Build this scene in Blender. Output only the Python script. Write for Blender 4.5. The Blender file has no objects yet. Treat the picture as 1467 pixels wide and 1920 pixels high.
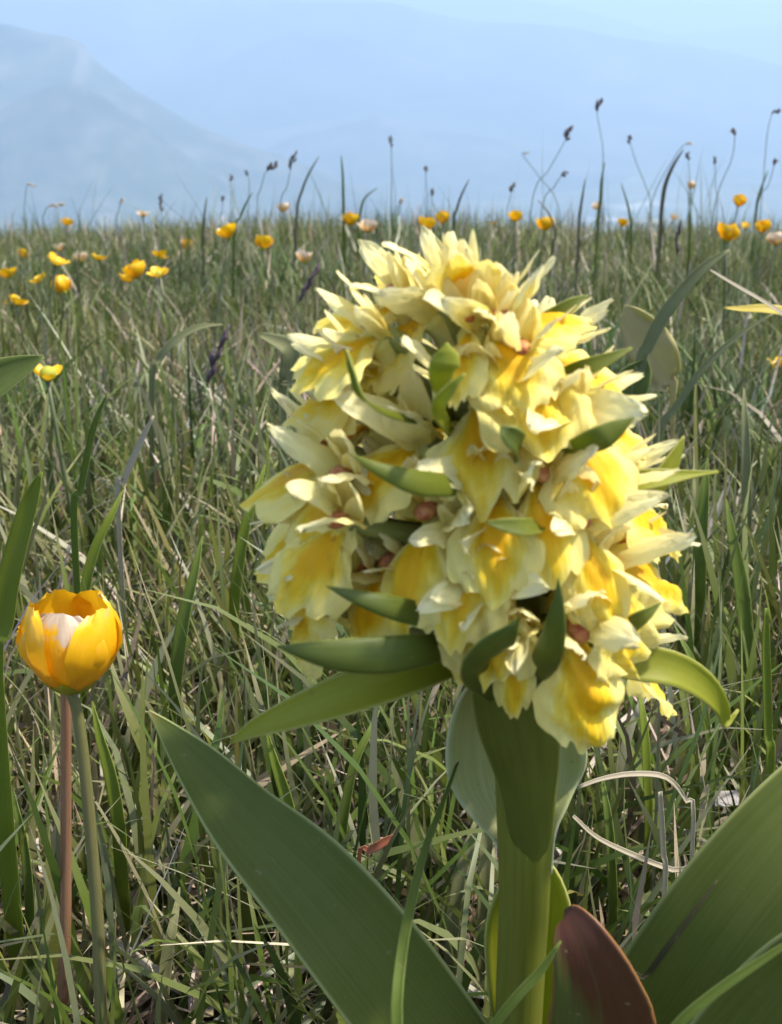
import bpy, math, random
import numpy as np
from mathutils import Vector, Matrix

random.seed(7)
rng = np.random.default_rng(11)
S = bpy.context.scene
COL = S.collection
R = math.radians

# ------------------------------------------------------------------ camera
CAM_H = 0.20
PITCH = R(21.5)
FPX = 960.0 / math.tan(R(22.5))          # focal length in photograph pixels
cd = bpy.data.cameras.new('camera')
cam = bpy.data.objects.new('camera', cd)
COL.objects.link(cam)
cam.location = (0, 0, CAM_H)
cam.rotation_euler = (R(90) - PITCH, 0, 0)
cd.sensor_fit = 'VERTICAL'
cd.sensor_height = 24
cd.lens = 12 / math.tan(R(22.5))
cd.clip_start = 0.005
cd.clip_end = 200000
cd.dof.use_dof = True
cd.dof.focus_distance = 0.23
cd.dof.aperture_fstop = (cd.lens / 1000) / 0.00085
S.camera = cam

# ------------------------------------------------------------------ world, sun, exposure
SUN_EL, SUN_AZ = R(60), R(88)            # azimuth clockwise from +Y
w = bpy.data.worlds.new('World')
S.world = w
w.use_nodes = True
nt = w.node_tree
sky = nt.nodes.new('ShaderNodeTexSky')
sky.sky_type = 'NISHITA'
sky.sun_disc = False
sky.sun_elevation = SUN_EL
sky.sun_rotation = SUN_AZ
sky.altitude = 1500
sky.dust_density = 7.0
nt.links.new(sky.outputs[0], nt.nodes['Background'].inputs[0])
nt.nodes['Background'].inputs[1].default_value = 0.15
ld = bpy.data.lights.new('sun', 'SUN')
ld.energy = 3.4
ld.angle = R(3.0)
ld.color = (1.0, 0.94, 0.83)
sun = bpy.data.objects.new('sun', ld)
COL.objects.link(sun)
sdir = Vector((math.sin(SUN_AZ) * math.cos(SUN_EL), math.cos(SUN_AZ) * math.cos(SUN_EL), math.sin(SUN_EL)))
sun.rotation_euler = sdir.to_track_quat('Z', 'Y').to_euler()
sun.location = (0, 0, 3)
S.view_settings.view_transform = 'Standard'
S.view_settings.look = 'None'
S.view_settings.exposure = 1.32
S.view_settings.gamma = 1
S.view_settings.use_curve_mapping = False
S.render.engine = 'CYCLES'
cy = S.cycles
cy.use_denoising = True
cy.max_bounces = 7
cy.diffuse_bounces = 4
cy.glossy_bounces = 2
cy.transmission_bounces = 5
cy.transparent_max_bounces = 6
cy.volume_bounces = 1
cy.sample_clamp_indirect = 4

# ------------------------------------------------------------------ helpers
CP, SP = math.cos(PITCH), math.sin(PITCH)


def ray(px, py):
    a, b = (px - 733.5) / FPX, (960 - py) / FPX
    return Vector((a, CP + b * SP, -SP + b * CP))      # per metre of depth


def at(px, py, Y):
    """point seen at pixel px, py of the photograph whose world y is Y"""
    d = ray(px, py)
    return Vector((0, 0, CAM_H)) + d * (Y / d.y)


def depth_of(p):
    return p.y * CP - (p.z - CAM_H) * SP


C_DOME = 0.034


def gz(x, y):
    """height of the meadow and the slope under it"""
    x = np.asarray(x, float)
    y = np.asarray(y, float)
    r = np.hypot(x, y)
    rb = 0.62 / (2 * C_DOME)
    z = np.where(r < rb, -C_DOME * r * r, -C_DOME * rb * rb - 0.62 * (r - rb))
    z = z + np.clip(r / 0.6, 0, 1) * (0.006 * np.sin(5.1 * x + 1.3) * np.sin(4.3 * y + 0.4) + 0.004 * np.sin(9.0 * x - 7 * y))
    k = 120.0
    fl = -900.0
    t = np.clip((z - fl) / k, -40, 40)
    return np.where(z > fl + 600, z, fl + k * np.log1p(np.exp(t)))


def tag(o, label=None, cat=None, group=None, kind=None):
    if label: o['label'] = label
    if cat: o['category'] = cat
    if group: o['group'] = group
    if kind: o['kind'] = kind
    return o


def empty(name, loc, label=None, cat=None, group=None):
    o = bpy.data.objects.new(name, None)
    o.empty_display_size = 0.01
    o.location = loc
    COL.objects.link(o)
    return tag(o, label, cat, group)


def mesh_data(name, verts, faces, uvs=None, smooth=True):
    me = bpy.data.meshes.new(name)
    me.from_pydata([tuple(v) for v in verts], [], [tuple(f) for f in faces])
    if smooth:
        me.polygons.foreach_set('use_smooth', [True] * len(me.polygons))
    if uvs is not None:
        l = me.uv_layers.new(name='UVMap')
        vi = np.zeros(len(me.loops), dtype=np.int32)
        me.loops.foreach_get('vertex_index', vi)
        l.data.foreach_set('uv', np.asarray(uvs, dtype=np.float32)[vi].ravel())
    me.update()
    return me


def obj(name, me, mats, parent=None, loc=None):
    o = bpy.data.objects.new(name, me)
    COL.objects.link(o)
    if mats is not None and not me.materials:
        for m in (mats if isinstance(mats, (list, tuple)) else [mats]):
            me.materials.append(m)
    if parent is not None:
        o.parent = parent
    if loc is not None:
        o.location = loc
    return o


def grid_faces(nu, nv):
    f = []
    for i in range(nu):
        for j in range(nv):
            a = i * (nv + 1) + j
            f.append((a, a + 1, a + nv + 2, a + nv + 1))
    return f


def catmull(P, n):
    P = np.asarray(P, float)
    k = len(P)
    out = []
    for t in np.linspace(0, k - 1, n):
        i = min(int(t), k - 2)
        f = t - i
        p1, p2 = P[i], P[i + 1]
        p0 = P[i - 1] if i > 0 else 2 * p1 - p2
        p3 = P[i + 2] if i + 2 < k else 2 * p2 - p1
        out.append(0.5 * ((2 * p1) + (p2 - p0) * f + (2 * p0 - 5 * p1 + 4 * p2 - p3) * f * f + (3 * p1 - p0 - 3 * p2 + p3) * f ** 3))
    return np.array(out)


def wob(seed):
    r = random.Random(seed)
    c = [(r.uniform(2, 9), r.uniform(2, 9), r.uniform(0, 6.3), r.uniform(0.3, 1)) for _ in range(5)]
    return lambda u, v: sum(a * math.sin(fx * u + fy * v + ph) for fx, fy, ph, a in c) / 2.2


def ribbon(pts, hint, nu=24, nv=8, cup=0.3, fold=0.0, wave=0.0, twist=0.0, seed=0, origin=(0, 0, 0)):
    """leaf surface round a midrib. pts: (px, py, Y, half width in pixels). hint: direction its face looks."""
    W = []
    for px, py, Y, hw in pts:
        p = at(px, py, Y)
        W.append((p.x, p.y, p.z, hw * depth_of(p) / FPX))
    return ribbon3(W, hint, nu, nv, cup, fold, wave, twist, seed, origin)


def ribbon3(W, hint, nu=24, nv=8, cup=0.3, fold=0.0, wave=0.0, twist=0.0, seed=0, origin=(0, 0, 0)):
    C = catmull(W, nu + 1)
    hint = Vector(hint).normalized()
    wb = wob(seed)
    o = Vector(origin)
    V, UV = [], []
    for i in range(nu + 1):
        u = i / nu
        a, b = C[max(i - 1, 0)], C[min(i + 1, nu)]
        T = Vector(b[:3] - a[:3]).normalized()
        side = T.cross(hint).normalized()
        N = side.cross(T).normalized()
        if twist:
            q = Matrix.Rotation(twist * u, 3, T)
            side, N = q @ side, q @ N
        c = Vector(C[i][:3])
        hw = max(C[i][3], 1e-5)
        for j in range(nv + 1):
            v = -1 + 2 * j / nv
            z = cup * hw * (v * v) + fold * hw * abs(v)
            z += wave * hw * wb(u * 3, v * 1.2) * abs(v)
            cs = 1 - 0.25 * min(abs(cup), 1) * v * v
            V.append(c + side * (v * hw * cs) + N * z - o)
            UV.append((u, (v + 1) / 2))
    return V, grid_faces(nu, nv), UV


def tube(P, rad, n=8, cap=True, origin=(0, 0, 0)):
    """P points, rad radii"""
    o = np.array(origin, float)
    P = np.asarray(P, float)
    V, F, UV = [], [], []
    m = len(P)
    ref = Vector((0.31, 0.9, 0.21))
    for i in range(m):
        T = Vector(P[min(i + 1, m - 1)] - P[max(i - 1, 0)]).normalized()
        A = T.cross(ref).normalized()
        B = T.cross(A)
        for j in range(n):
            a = 2 * math.pi * j / n
            V.append(Vector(P[i] - o) + (A * math.cos(a) + B * math.sin(a)) * rad[i])
            UV.append((i / (m - 1), j / n))
    for i in range(m - 1):
        for j in range(n):
            k = (j + 1) % n
            F.append((i * n + j, i * n + k, (i + 1) * n + k, (i + 1) * n + j))
    if cap:
        F.append(tuple(range(n - 1, -1, -1)))
        F.append(tuple((m - 1) * n + j for j in range(n)))
    return V, F, UV


def blob(c, r, nu=8, nv=6):
    V, F, UV = [], [], []
    c, r = Vector(c), Vector(r)
    for i in range(nv + 1):
        th = math.pi * i / nv
        for j in range(nu):
            a = 2 * math.pi * j / nu
            V.append(c + Vector((r.x * math.sin(th) * math.cos(a), r.y * math.sin(th) * math.sin(a), r.z * math.cos(th))))
            UV.append((i / nv, j / nu))
    for i in range(nv):
        for j in range(nu):
            k = (j + 1) % nu
            F.append((i * nu + j, (i + 1) * nu + j, (i + 1) * nu + k, i * nu + k))
    return V, F, UV


def join(*parts):
    V, F, U = [], [], []
    for v, f, u in parts:
        o = len(V)
        V += list(v)
        F += [tuple(i + o for i in q) for q in f]
        U += list(u)
    return V, F, U


# ------------------------------------------------------------------ materials
def mat_base(name):
    m = bpy.data.materials.new(name)
    m.use_nodes = True
    n, l = m.node_tree.nodes, m.node_tree.links
    n.clear()
    out = n.new('ShaderNodeOutputMaterial')
    return m, n, l, out


def leafy(n, l, out, col, trans=0.3, rough=0.5, spec=0.3, tcol=None, bump=None):
    p = n.new('ShaderNodeBsdfPrincipled')
    p.inputs['Roughness'].default_value = rough
    p.inputs['Specular IOR Level'].default_value = spec
    l.new(col, p.inputs['Base Color'])
    t = n.new('ShaderNodeBsdfTranslucent')
    l.new(tcol or col, t.inputs['Color'])
    mx = n.new('ShaderNodeMixShader')
    mx.inputs[0].default_value = trans
    l.new(p.outputs[0], mx.inputs[1])
    l.new(t.outputs[0], mx.inputs[2])
    l.new(mx.outputs[0], out.inputs[0])
    if bump is not None:
        b = n.new('ShaderNodeBump')
        b.inputs['Strength'].default_value = bump[1]
        b.inputs['Distance'].default_value = bump[2]
        l.new(bump[0], b.inputs['Height'])
        l.new(b.outputs[0], p.inputs['Normal'])
    return p


def ramp(n, l, src, stops, interp='LINEAR'):
    r = n.new('ShaderNodeValToRGB')
    r.color_ramp.interpolation = interp
    e = r.color_ramp.elements
    while len(e) < len(stops):
        e.new(0.5)
    for k, (p, c) in enumerate(stops):
        e[k].position = p
        e[k].color = (*c, 1) if len(c) == 3 else c
    l.new(src, r.inputs[0])
    return r.outputs[0]


def math_node(n, l, op, a, b=None, clamp=False):
    m = n.new('ShaderNodeMath')
    m.operation = op
    m.use_clamp = clamp
    for i, x in enumerate((a, b)):
        if x is None: continue
        if isinstance(x, (int, float)): m.inputs[i].default_value = x
        else: l.new(x, m.inputs[i])
    return m.outputs[0]


def mixc(n, l, fac, a, b, mode='MIX'):
    m = n.new('ShaderNodeMix')
    m.data_type = 'RGBA'
    m.blend_type = mode
    for i, x in ((0, fac), (6, a), (7, b)):
        if isinstance(x, (int, float)): m.inputs[i].default_value = x
        elif isinstance(x, tuple): m.inputs[i].default_value = (*x, 1)
        else: l.new(x, m.inputs[i])
    return m.outputs[2]


def uvn(n, l):
    u = n.new('ShaderNodeUVMap')
    s = n.new('ShaderNodeSeparateXYZ')
    l.new(u.outputs[0], s.inputs[0])
    return s.outputs[0], s.outputs[1], u.outputs[0]


def noise(n, l, scale, detail=3, vec=None, rough=0.6, dist=0.0):
    t = n.new('ShaderNodeTexNoise')
    t.inputs['Scale'].default_value = scale
    t.inputs['Detail'].default_value = detail
    t.inputs['Roughness'].default_value = rough
    t.inputs['Distortion'].default_value = dist
    if vec is None:
        g = n.new('ShaderNodeTexCoord')
        vec = g.outputs['Object']
    l.new(vec, t.inputs['Vector'])
    return t.outputs[0]


def stretched_uv(n, l, uv, sx, sy):
    m = n.new('ShaderNodeMapping')
    m.inputs['Scale'].default_value = (sx, sy, 1)
    l.new(uv, m.inputs[0])
    return m.outputs[0]


def rand_shift(n, l, col, amt=0.15):
    oi = n.new('ShaderNodeObjectInfo')
    h = n.new('ShaderNodeHueSaturation')
    v = math_node(n, l, 'ADD', math_node(n, l, 'MULTIPLY', oi.outputs['Random'], 2 * amt), 1 - amt)
    l.new(v, h.inputs['Value'])
    l.new(col, h.inputs['Color'])
    return h.outputs[0]


def mat_leaf(name, base, light, margin, trans=0.25, rough=0.45, brown=None, spec=0.32, tip=None):
    m, n, l, out = mat_base(name)
    u, v, uv = uvn(n, l)
    d = math_node(n, l, 'MULTIPLY', math_node(n, l, 'ABSOLUTE', math_node(n, l, 'SUBTRACT', v, 0.5)), 2.0)
    veins = noise(n, l, 1.0, 3, stretched_uv(n, l, uv, 1.5, 34))
    big = noise(n, l, 130, 3)
    c = mixc(n, l, ramp(n, l, veins, [(0.35, (0, 0, 0)), (0.68, (1, 1, 1))]), base, light)
    c = mixc(n, l, math_node(n, l, 'MULTIPLY', ramp(n, l, big, [(0.4, (0, 0, 0)), (0.7, (1, 1, 1))]), 0.45), c, light)
    if brown:
        k = math_node(n, l, 'ADD', math_node(n, l, 'MULTIPLY', u, -1.0), math_node(n, l, 'MULTIPLY', v, brown[2]))
        k = math_node(n, l, 'ADD', math_node(n, l, 'ADD', k, brown[1]), math_node(n, l, 'MULTIPLY', math_node(n, l, 'SUBTRACT', veins, 0.5), 0.5))
        c = mixc(n, l, ramp(n, l, k, [(0.42, (0, 0, 0)), (0.6, (1, 1, 1))]), c, brown[0])
    if tip:
        kt = ramp(n, l, math_node(n, l, 'ADD', u, math_node(n, l, 'MULTIPLY', big, 0.06)), [(tip[1] * 0.5, (1, 1, 1)), (tip[1], (0, 0, 0))])
        c = mixc(n, l, kt, c, tip[0])
    spots = noise(n, l, 620, 2)
    c = mixc(n, l, math_node(n, l, 'MULTIPLY', ramp(n, l, spots, [(0.70, (0, 0, 0)), (0.74, (1, 1, 1))]), 0.5), c, (0.22, 0.17, 0.08))
    c = mixc(n, l, ramp(n, l, d, [(0.93, (0, 0, 0)), (0.985, (1, 1, 1))]), c, margin)
    mid = ramp(n, l, d, [(0.0, (1, 1, 1)), (0.05, (0, 0, 0))])
    c = mixc(n, l, math_node(n, l, 'MULTIPLY', mid, 0.25), c, light)
    tc = mixc(n, l, 0.75, c, (0.34, 0.42, 0.02), 'MIX')
    leafy(n, l, out, c, trans, rough, spec, tc, (veins, 0.2, 0.0003))
    return m


M = {}
M['leaf'] = mat_leaf('orchid_leaf', (0.074, 0.098, 0.013), (0.112, 0.132, 0.027), (0.32, 0.34, 0.12), 0.20, 0.55, spec=0.2, tip=((0.16, 0.12, 0.03), 0.10))
M['leaf_under'] = mat_leaf('orchid_leaf_underside', (0.16, 0.24, 0.10), (0.22, 0.31, 0.15), (0.40, 0.46, 0.20), 0.16, 0.5)
M['leaf_pale'] = mat_leaf('clasping_leaf_inside', (0.36, 0.37, 0.12), (0.46, 0.47, 0.20), (0.50, 0.52, 0.26), 0.22, 0.4)
M['bract'] = mat_leaf('bract', (0.105, 0.130, 0.010), (0.17, 0.19, 0.022), (0.42, 0.42, 0.10), 0.42)
M['bract_dark'] = mat_leaf('bract_dark', (0.062, 0.084, 0.009), (0.10, 0.125, 0.016), (0.25, 0.27, 0.06), 0.25)
M['sheath'] = mat_leaf('sheath', (0.080, 0.098, 0.009), (0.125, 0.142, 0.018), (0.25, 0.27, 0.06), 0.3)
M['bract_lime'] = mat_leaf('bract_lime', (0.29, 0.30, 0.014), (0.37, 0.37, 0.04), (0.50, 0.47, 0.13), 0.48)
M['leaf_red'] = mat_leaf('dying_leaf', (0.050, 0.070, 0.010), (0.075, 0.095, 0.018), (0.22, 0.10, 0.03), 0.12, 0.45, brown=((0.075, 0.024, 0.009), 1.5, -0.75))
M['leaf_dry'] = mat_leaf('dry_leaf', (0.50, 0.38, 0.17), (0.58, 0.45, 0.24), (0.70, 0.58, 0.26), 0.45, 0.6, brown=((0.58, 0.40, 0.28), 0.45, -0.5))
M['leaf_far'] = mat_leaf('meadow_leaf', (0.085, 0.115, 0.022), (0.13, 0.16, 0.045), (0.25, 0.27, 0.10), 0.28, 0.6)
M['leaf_yellow'] = mat_leaf('yellowed_leaf', (0.45, 0.34, 0.03), (0.52, 0.40, 0.06), (0.6, 0.5, 0.12), 0.3, 0.5)
M['leaf_white'] = mat_leaf('bleached_leaf', (0.24, 0.21, 0.21), (0.42, 0.39, 0.37), (0.45, 0.41, 0.36), 0.2, 0.5)


def mat_stem(name, c1, c2, rough=0.4, trans=0.2):
    m, n, l, out = mat_base(name)
    u, v, uv = uvn(n, l)
    s = noise(n, l, 1.0, 3, stretched_uv(n, l, uv, 3, 22))
    c = mixc(n, l, ramp(n, l, s, [(0.3, (0, 0, 0)), (0.7, (1, 1, 1))]), c1, c2)
    leafy(n, l, out, c, trans, rough, 0.4, None, (s, 0.3, 0.0003))
    return m


M['stem'] = mat_stem('orchid_stem', (0.115, 0.130, 0.011), (0.18, 0.19, 0.026), 0.38, 0.15)
M['stem_green'] = mat_stem('buttercup_stem', (0.12, 0.14, 0.04), (0.24, 0.19, 0.08))
M['stem_red'] = mat_stem('reddish_stem', (0.26, 0.12, 0.06), (0.36, 0.20, 0.11))
M['stem_far'] = mat_stem('meadow_stem', (0.09, 0.12, 0.04), (0.16, 0.17, 0.08))
M['ovary'] = mat_stem('ovary', (0.22, 0.24, 0.05), (0.36, 0.36, 0.09), 0.45, 0.3)


def mat_lip():
    m, n, l, out = mat_base('lip')
    u, v, uv = uvn(n, l)
    x = math_node(n, l, 'MULTIPLY', math_node(n, l, 'SUBTRACT', v, 0.5), 2.5)
    y = math_node(n, l, 'MULTIPLY', math_node(n, l, 'SUBTRACT', u, 0.28), 1.30)
    d = math_node(n, l, 'SQRT', math_node(n, l, 'ADD', math_node(n, l, 'MULTIPLY', x, x), math_node(n, l, 'MULTIPLY', y, y)))
    nz = noise(n, l, 260, 4)
    st = noise(n, l, 1.0, 2, stretched_uv(n, l, uv, 2.0, 16))
    d = math_node(n, l, 'ADD', d, math_node(n, l, 'MULTIPLY', math_node(n, l, 'SUBTRACT', nz, 0.5), 0.9))
    d = math_node(n, l, 'ADD', d, math_node(n, l, 'MULTIPLY', math_node(n, l, 'SUBTRACT', st, 0.5), 0.7))
    c = ramp(n, l, d, [(0.30, (0.80, 0.44, 0.006)), (0.55, (0.83, 0.56, 0.020)), (0.85, (0.87, 0.70, 0.12)), (1.0, (0.88, 0.75, 0.23))])
    # faint rusty speckles near the throat
    sp = noise(n, l, 900, 1)
    k = math_node(n, l, 'MULTIPLY', ramp(n, l, sp, [(0.63, (0, 0, 0)), (0.68, (1, 1, 1))]), ramp(n, l, u, [(0.1, (1, 1, 1)), (0.45, (0, 0, 0))]))
    c = mixc(n, l, math_node(n, l, 'MULTIPLY', k, 0.6), c, (0.55, 0.22, 0.03))
    c = rand_shift(n, l, c, 0.07)
    leafy(n, l, out, c, 0.36, 0.55, 0.25, None, (st, 0.5, 0.0004))
    return m


def mat_sepal(name, base, tip, core):
    m, n, l, out = mat_base(name)
    u, v, uv = uvn(n, l)
    st = noise(n, l, 1.0, 3, stretched_uv(n, l, uv, 1.6, 12))
    nz = noise(n, l, 240, 3)
    k = math_node(n, l, 'ADD', u, math_node(n, l, 'MULTIPLY', math_node(n, l, 'SUBTRACT', nz, 0.5), 0.5))
    c = ramp(n, l, k, [(0.0, core), (0.3, base), (0.95, tip)])
    c = mixc(n, l, math_node(n, l, 'MULTIPLY', ramp(n, l, st, [(0.4, (0, 0, 0)), (0.65, (1, 1, 1))]), 0.3), c, core)
    c = rand_shift(n, l, c, 0.06)
    leafy(n, l, out, c, 0.38, 0.5, 0.25, None, (st, 0.45, 0.0003))
    return m


M['lip'] = mat_lip()
M['sepal'] = mat_sepal('sepal', (0.87, 0.76, 0.26), (0.92, 0.86, 0.52), (0.82, 0.69, 0.15))
M['hood'] = mat_sepal('hood', (0.87, 0.76, 0.26), (0.92, 0.85, 0.48), (0.85, 0.63, 0.08))
M['spur'] = mat_sepal('spur', (0.84, 0.75, 0.26), (0.82, 0.74, 0.22), (0.78, 0.70, 0.18))


def mat_plain(name, c1, c2, scale=300, rough=0.5, trans=0.0, spec=0.3):
    m, n, l, out = mat_base(name)
    nz = noise(n, l, scale, 4)
    c = mixc(n, l, ramp(n, l, nz, [(0.35, (0, 0, 0)), (0.65, (1, 1, 1))]), c1, c2)
    leafy(n, l, out, c, trans, rough, spec, None, (nz, 0.4, 0.0005))
    return m


M['column'] = mat_plain('column', (0.36, 0.080, 0.045), (0.58, 0.27, 0.09), 900, 0.45, 0.1)
M['seed'] = mat_plain('seed_head', (0.075, 0.065, 0.065), (0.16, 0.125, 0.12), 900, 0.6, 0.1)
M['seed_pale'] = mat_plain('pale_seed_head', (0.45, 0.38, 0.28), (0.6, 0.52, 0.42), 900, 0.6, 0.2)
M['seed_purple'] = mat_plain('purple_seed_head', (0.06, 0.035, 0.045), (0.13, 0.085, 0.095), 900, 0.6, 0.1)
M['carpel'] = mat_plain('carpels', (0.30, 0.36, 0.03), (0.55, 0.50, 0.05), 1500, 0.5, 0.2)
M['anther'] = mat_plain('anthers', (0.62, 0.38, 0.02), (0.75, 0.52, 0.04), 1500, 0.5, 0.2)
M['straw'] = mat_leaf('straw', (0.33, 0.27, 0.17), (0.45, 0.38, 0.26), (0.46, 0.39, 0.27), 0.2, 0.5)
M['blade'] = mat_leaf('grass_blade', (0.075, 0.11, 0.016), (0.13, 0.17, 0.032), (0.18, 0.22, 0.06), 0.32, 0.5)
M['blade_lime'] = mat_leaf('lime_grass_blade', (0.12, 0.16, 0.015), (0.17, 0.21, 0.03), (0.2, 0.24, 0.05), 0.35, 0.45)
M['blade_grey'] = mat_leaf('grey_grass_blade', (0.16, 0.165, 0.065), (0.24, 0.24, 0.12), (0.28, 0.28, 0.15), 0.3, 0.6)
M['blade_brown'] = mat_leaf('brown_grass_blade', (0.10, 0.085, 0.05), (0.16, 0.135, 0.08), (0.17, 0.14, 0.09), 0.15, 0.5)
M['blade_shadow'] = mat_leaf('grass_shadow_strip', (0.028, 0.028, 0.013), (0.05, 0.048, 0.022), (0.05, 0.05, 0.022), 0.1, 0.6, spec=0.05)  # cast shadow painted as near-black colour, used on one strip only
M['blade_red'] = mat_leaf('red_grass_blade', (0.30, 0.075, 0.03), (0.40, 0.13, 0.06), (0.4, 0.15, 0.07), 0.2, 0.5)


def mat_butter(name, deep, light, dry=None, rough=0.22):
    m, n, l, out = mat_base(name)
    u, v, uv = uvn(n, l)
    nz = noise(n, l, 200, 3)
    st = noise(n, l, 1.0, 3, stretched_uv(n, l, uv, 1.5, 14))
    k = math_node(n, l, 'ADD', u, math_node(n, l, 'MULTIPLY', math_node(n, l, 'SUBTRACT', st, 0.5), 0.6))
    c = ramp(n, l, k, [(0.1, deep), (0.9, light)])
    if dry:
        dn = noise(n, l, dry[2], 3)
        kk = ramp(n, l, math_node(n, l, 'ADD', dn, math_node(n, l, 'MULTIPLY', math_node(n, l, 'SUBTRACT', u, 0.75), 0.55)), [(dry[3], (0, 0, 0)), (dry[3] + 0.1, (1, 1, 1))])
        c = mixc(n, l, kk, c, mixc(n, l, st, dry[0], dry[1]))
    p = leafy(n, l, out, c, 0.28, rough, 0.5, None, (st, 0.4, 0.0003))
    return m


M['butter'] = mat_butter('buttercup_petal', (0.76, 0.37, 0.004), (0.82, 0.50, 0.010))
M['butter_near'] = mat_butter('buttercup_petal_worn', (0.76, 0.34, 0.004), (0.82, 0.47, 0.010), ((0.45, 0.30, 0.16), (0.72, 0.62, 0.42), 110, 0.68), 0.3)
M['butter_front'] = mat_butter('buttercup_petal_papery', (0.76, 0.34, 0.004), (0.82, 0.47, 0.010), ((0.42, 0.26, 0.14), (0.80, 0.70, 0.52), 170, 0.50), 0.35)
M['butter_pale'] = mat_butter('faded_buttercup_petal', (0.70, 0.36, 0.04), (0.76, 0.58, 0.34), ((0.70, 0.55, 0.42), (0.78, 0.68, 0.55), 150, 0.5), 0.4)


def mat_grass(name, trans=0.3, rough=0.45):
    m, n, l, out = mat_base(name)
    a = n.new('ShaderNodeAttribute')
    a.attribute_name = 'Col'
    leafy(n, l, out, a.outputs['Color'], trans, rough, 0.35)
    return m


M['grass'] = mat_grass('meadow_grass', 0.32, 0.42)
M['litter'] = mat_grass('grass_litter', 0.15, 0.6)


def mat_ground():
    m, n, l, out = mat_base('meadow_ground')
    g = n.new('ShaderNodeNewGeometry')
    sx = n.new('ShaderNodeSeparateXYZ')
    l.new(g.outputs['Position'], sx.inputs[0])
    soil = noise(n, l, 60, 5, g.outputs['Position'])
    near = ramp(n, l, soil, [(0.3, (0.035, 0.028, 0.015)), (0.55, (0.07, 0.065, 0.03)), (0.75, (0.16, 0.12, 0.07))])
    # the valley floor far below: woods, meadows, pale fields and villages
    f1 = noise(n, l, 0.0009, 6, g.outputs['Position'], 0.62)
    mp = n.new('ShaderNodeMapping')
    mp.inputs['Scale'].default_value = (0.00042, 0.0011, 0.001)
    l.new(g.outputs['Position'], mp.inputs[0])
    vo = noise(n, l, 1.0, 5, mp.outputs[0], 0.7, 0.6)
    far = ramp(n, l, f1, [(0.35, (0.03, 0.05, 0.02)), (0.5, (0.06, 0.085, 0.03)), (0.65, (0.12, 0.13, 0.06))])
    far = mixc(n, l, ramp(n, l, vo, [(0.56, (0, 0, 0)), (0.66, (1, 1, 1))]), far, (0.62, 0.58, 0.50))
    k = ramp(n, l, math_node(n, l, 'MULTIPLY', sx.outputs[2], -0.01), [(0.02, (0, 0, 0)), (0.5, (1, 1, 1))])
    c = mixc(n, l, k, near, far)
    p = n.new('ShaderNodeBsdfPrincipled')
    p.inputs['Roughness'].default_value = 0.95
    p.inputs['Specular IOR Level'].default_value = 0.1
    l.new(c, p.inputs['Base Color'])
    l.new(p.outputs[0], out.inputs[0])
    return m


def mat_mountain(name, scale):
    m, n, l, out = mat_base(name)
    g = n.new('ShaderNodeNewGeometry')
    f = noise(n, l, scale, 7, g.outputs['Position'], 0.65)
    sp = n.new('ShaderNodeSeparateXYZ')
    l.new(g.outputs['Normal'], sp.inputs[0])
    c = ramp(n, l, f, [(0.35, (0.03, 0.05, 0.022)), (0.5, (0.055, 0.075, 0.035)), (0.68, (0.13, 0.13, 0.085))])
    c = mixc(n, l, ramp(n, l, sp.outputs[2], [(0.5, (1, 1, 1)), (0.72, (0, 0, 0))]), c, (0.22, 0.21, 0.19))
    p = n.new('ShaderNodeBsdfPrincipled')
    p.inputs['Roughness'].default_value = 0.95
    p.inputs['Specular IOR Level'].default_value = 0.1
    l.new(c, p.inputs['Base Color'])
    l.new(p.outputs[0], out.inputs[0])
    return m


# ------------------------------------------------------------------ ground, mountains, haze
def vnoise(x, y, seed):
    def h(i, j):
        v = np.sin(i * 127.1 + j * 311.7 + seed * 74.7) * 43758.5453
        return v - np.floor(v)
    i, j = np.floor(x), np.floor(y)
    fx, fy = x - i, y - j
    fx, fy = fx * fx * (3 - 2 * fx), fy * fy * (3 - 2 * fy)
    return (h(i, j) * (1 - fx) + h(i + 1, j) * fx) * (1 - fy) + (h(i, j + 1) * (1 - fx) + h(i + 1, j + 1) * fx) * fy


def fbm(x, y, seed, o=5):
    s, a = 0, 0.5
    for k in range(o):
        s = s + a * (vnoise(x * 2 ** k, y * 2 ** k, seed + k) - 0.5)
        a *= 0.52
    return s


def build_ground():
    nr, na = 210, 220
    rad = np.concatenate([[0.0], 0.03 * (42000 / 0.03) ** (np.arange(nr) / (nr - 1))])
    ang = np.arange(na) / na * 2 * math.pi
    rr, aa = np.meshgrid(rad[1:], ang, indexing='ij')
    x, y = rr * np.sin(aa), rr * np.cos(aa)
    z = gz(x, y)
    z = z + np.where(rr > 2500, 1, 0) * np.clip((rr - 2500) / 4000, 0, 1) * (fbm(x / 2500, y / 2500, 3) * 160)
    z = np.maximum(z, np.where(rr > 2000, -985, -1e9))
    V = [(0, 0, float(gz(0, 0)))] + list(zip(x.ravel(), y.ravel(), z.ravel()))
    F = [(0, 1 + (j + 1) % na, 1 + j) for j in range(na)]
    for i in range(nr - 1):
        for j in range(na):
            k = (j + 1) % na
            F.append((1 + i * na + j, 1 + i * na + k, 1 + (i + 1) * na + k, 1 + (i + 1) * na + j))
    me = mesh_data('ground', V, F)
    o = obj('ground', me, mat_ground())
    tag(o, 'meadow summit falling away to a wide hazy valley floor', None, None, 'structure')


build_ground()


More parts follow.
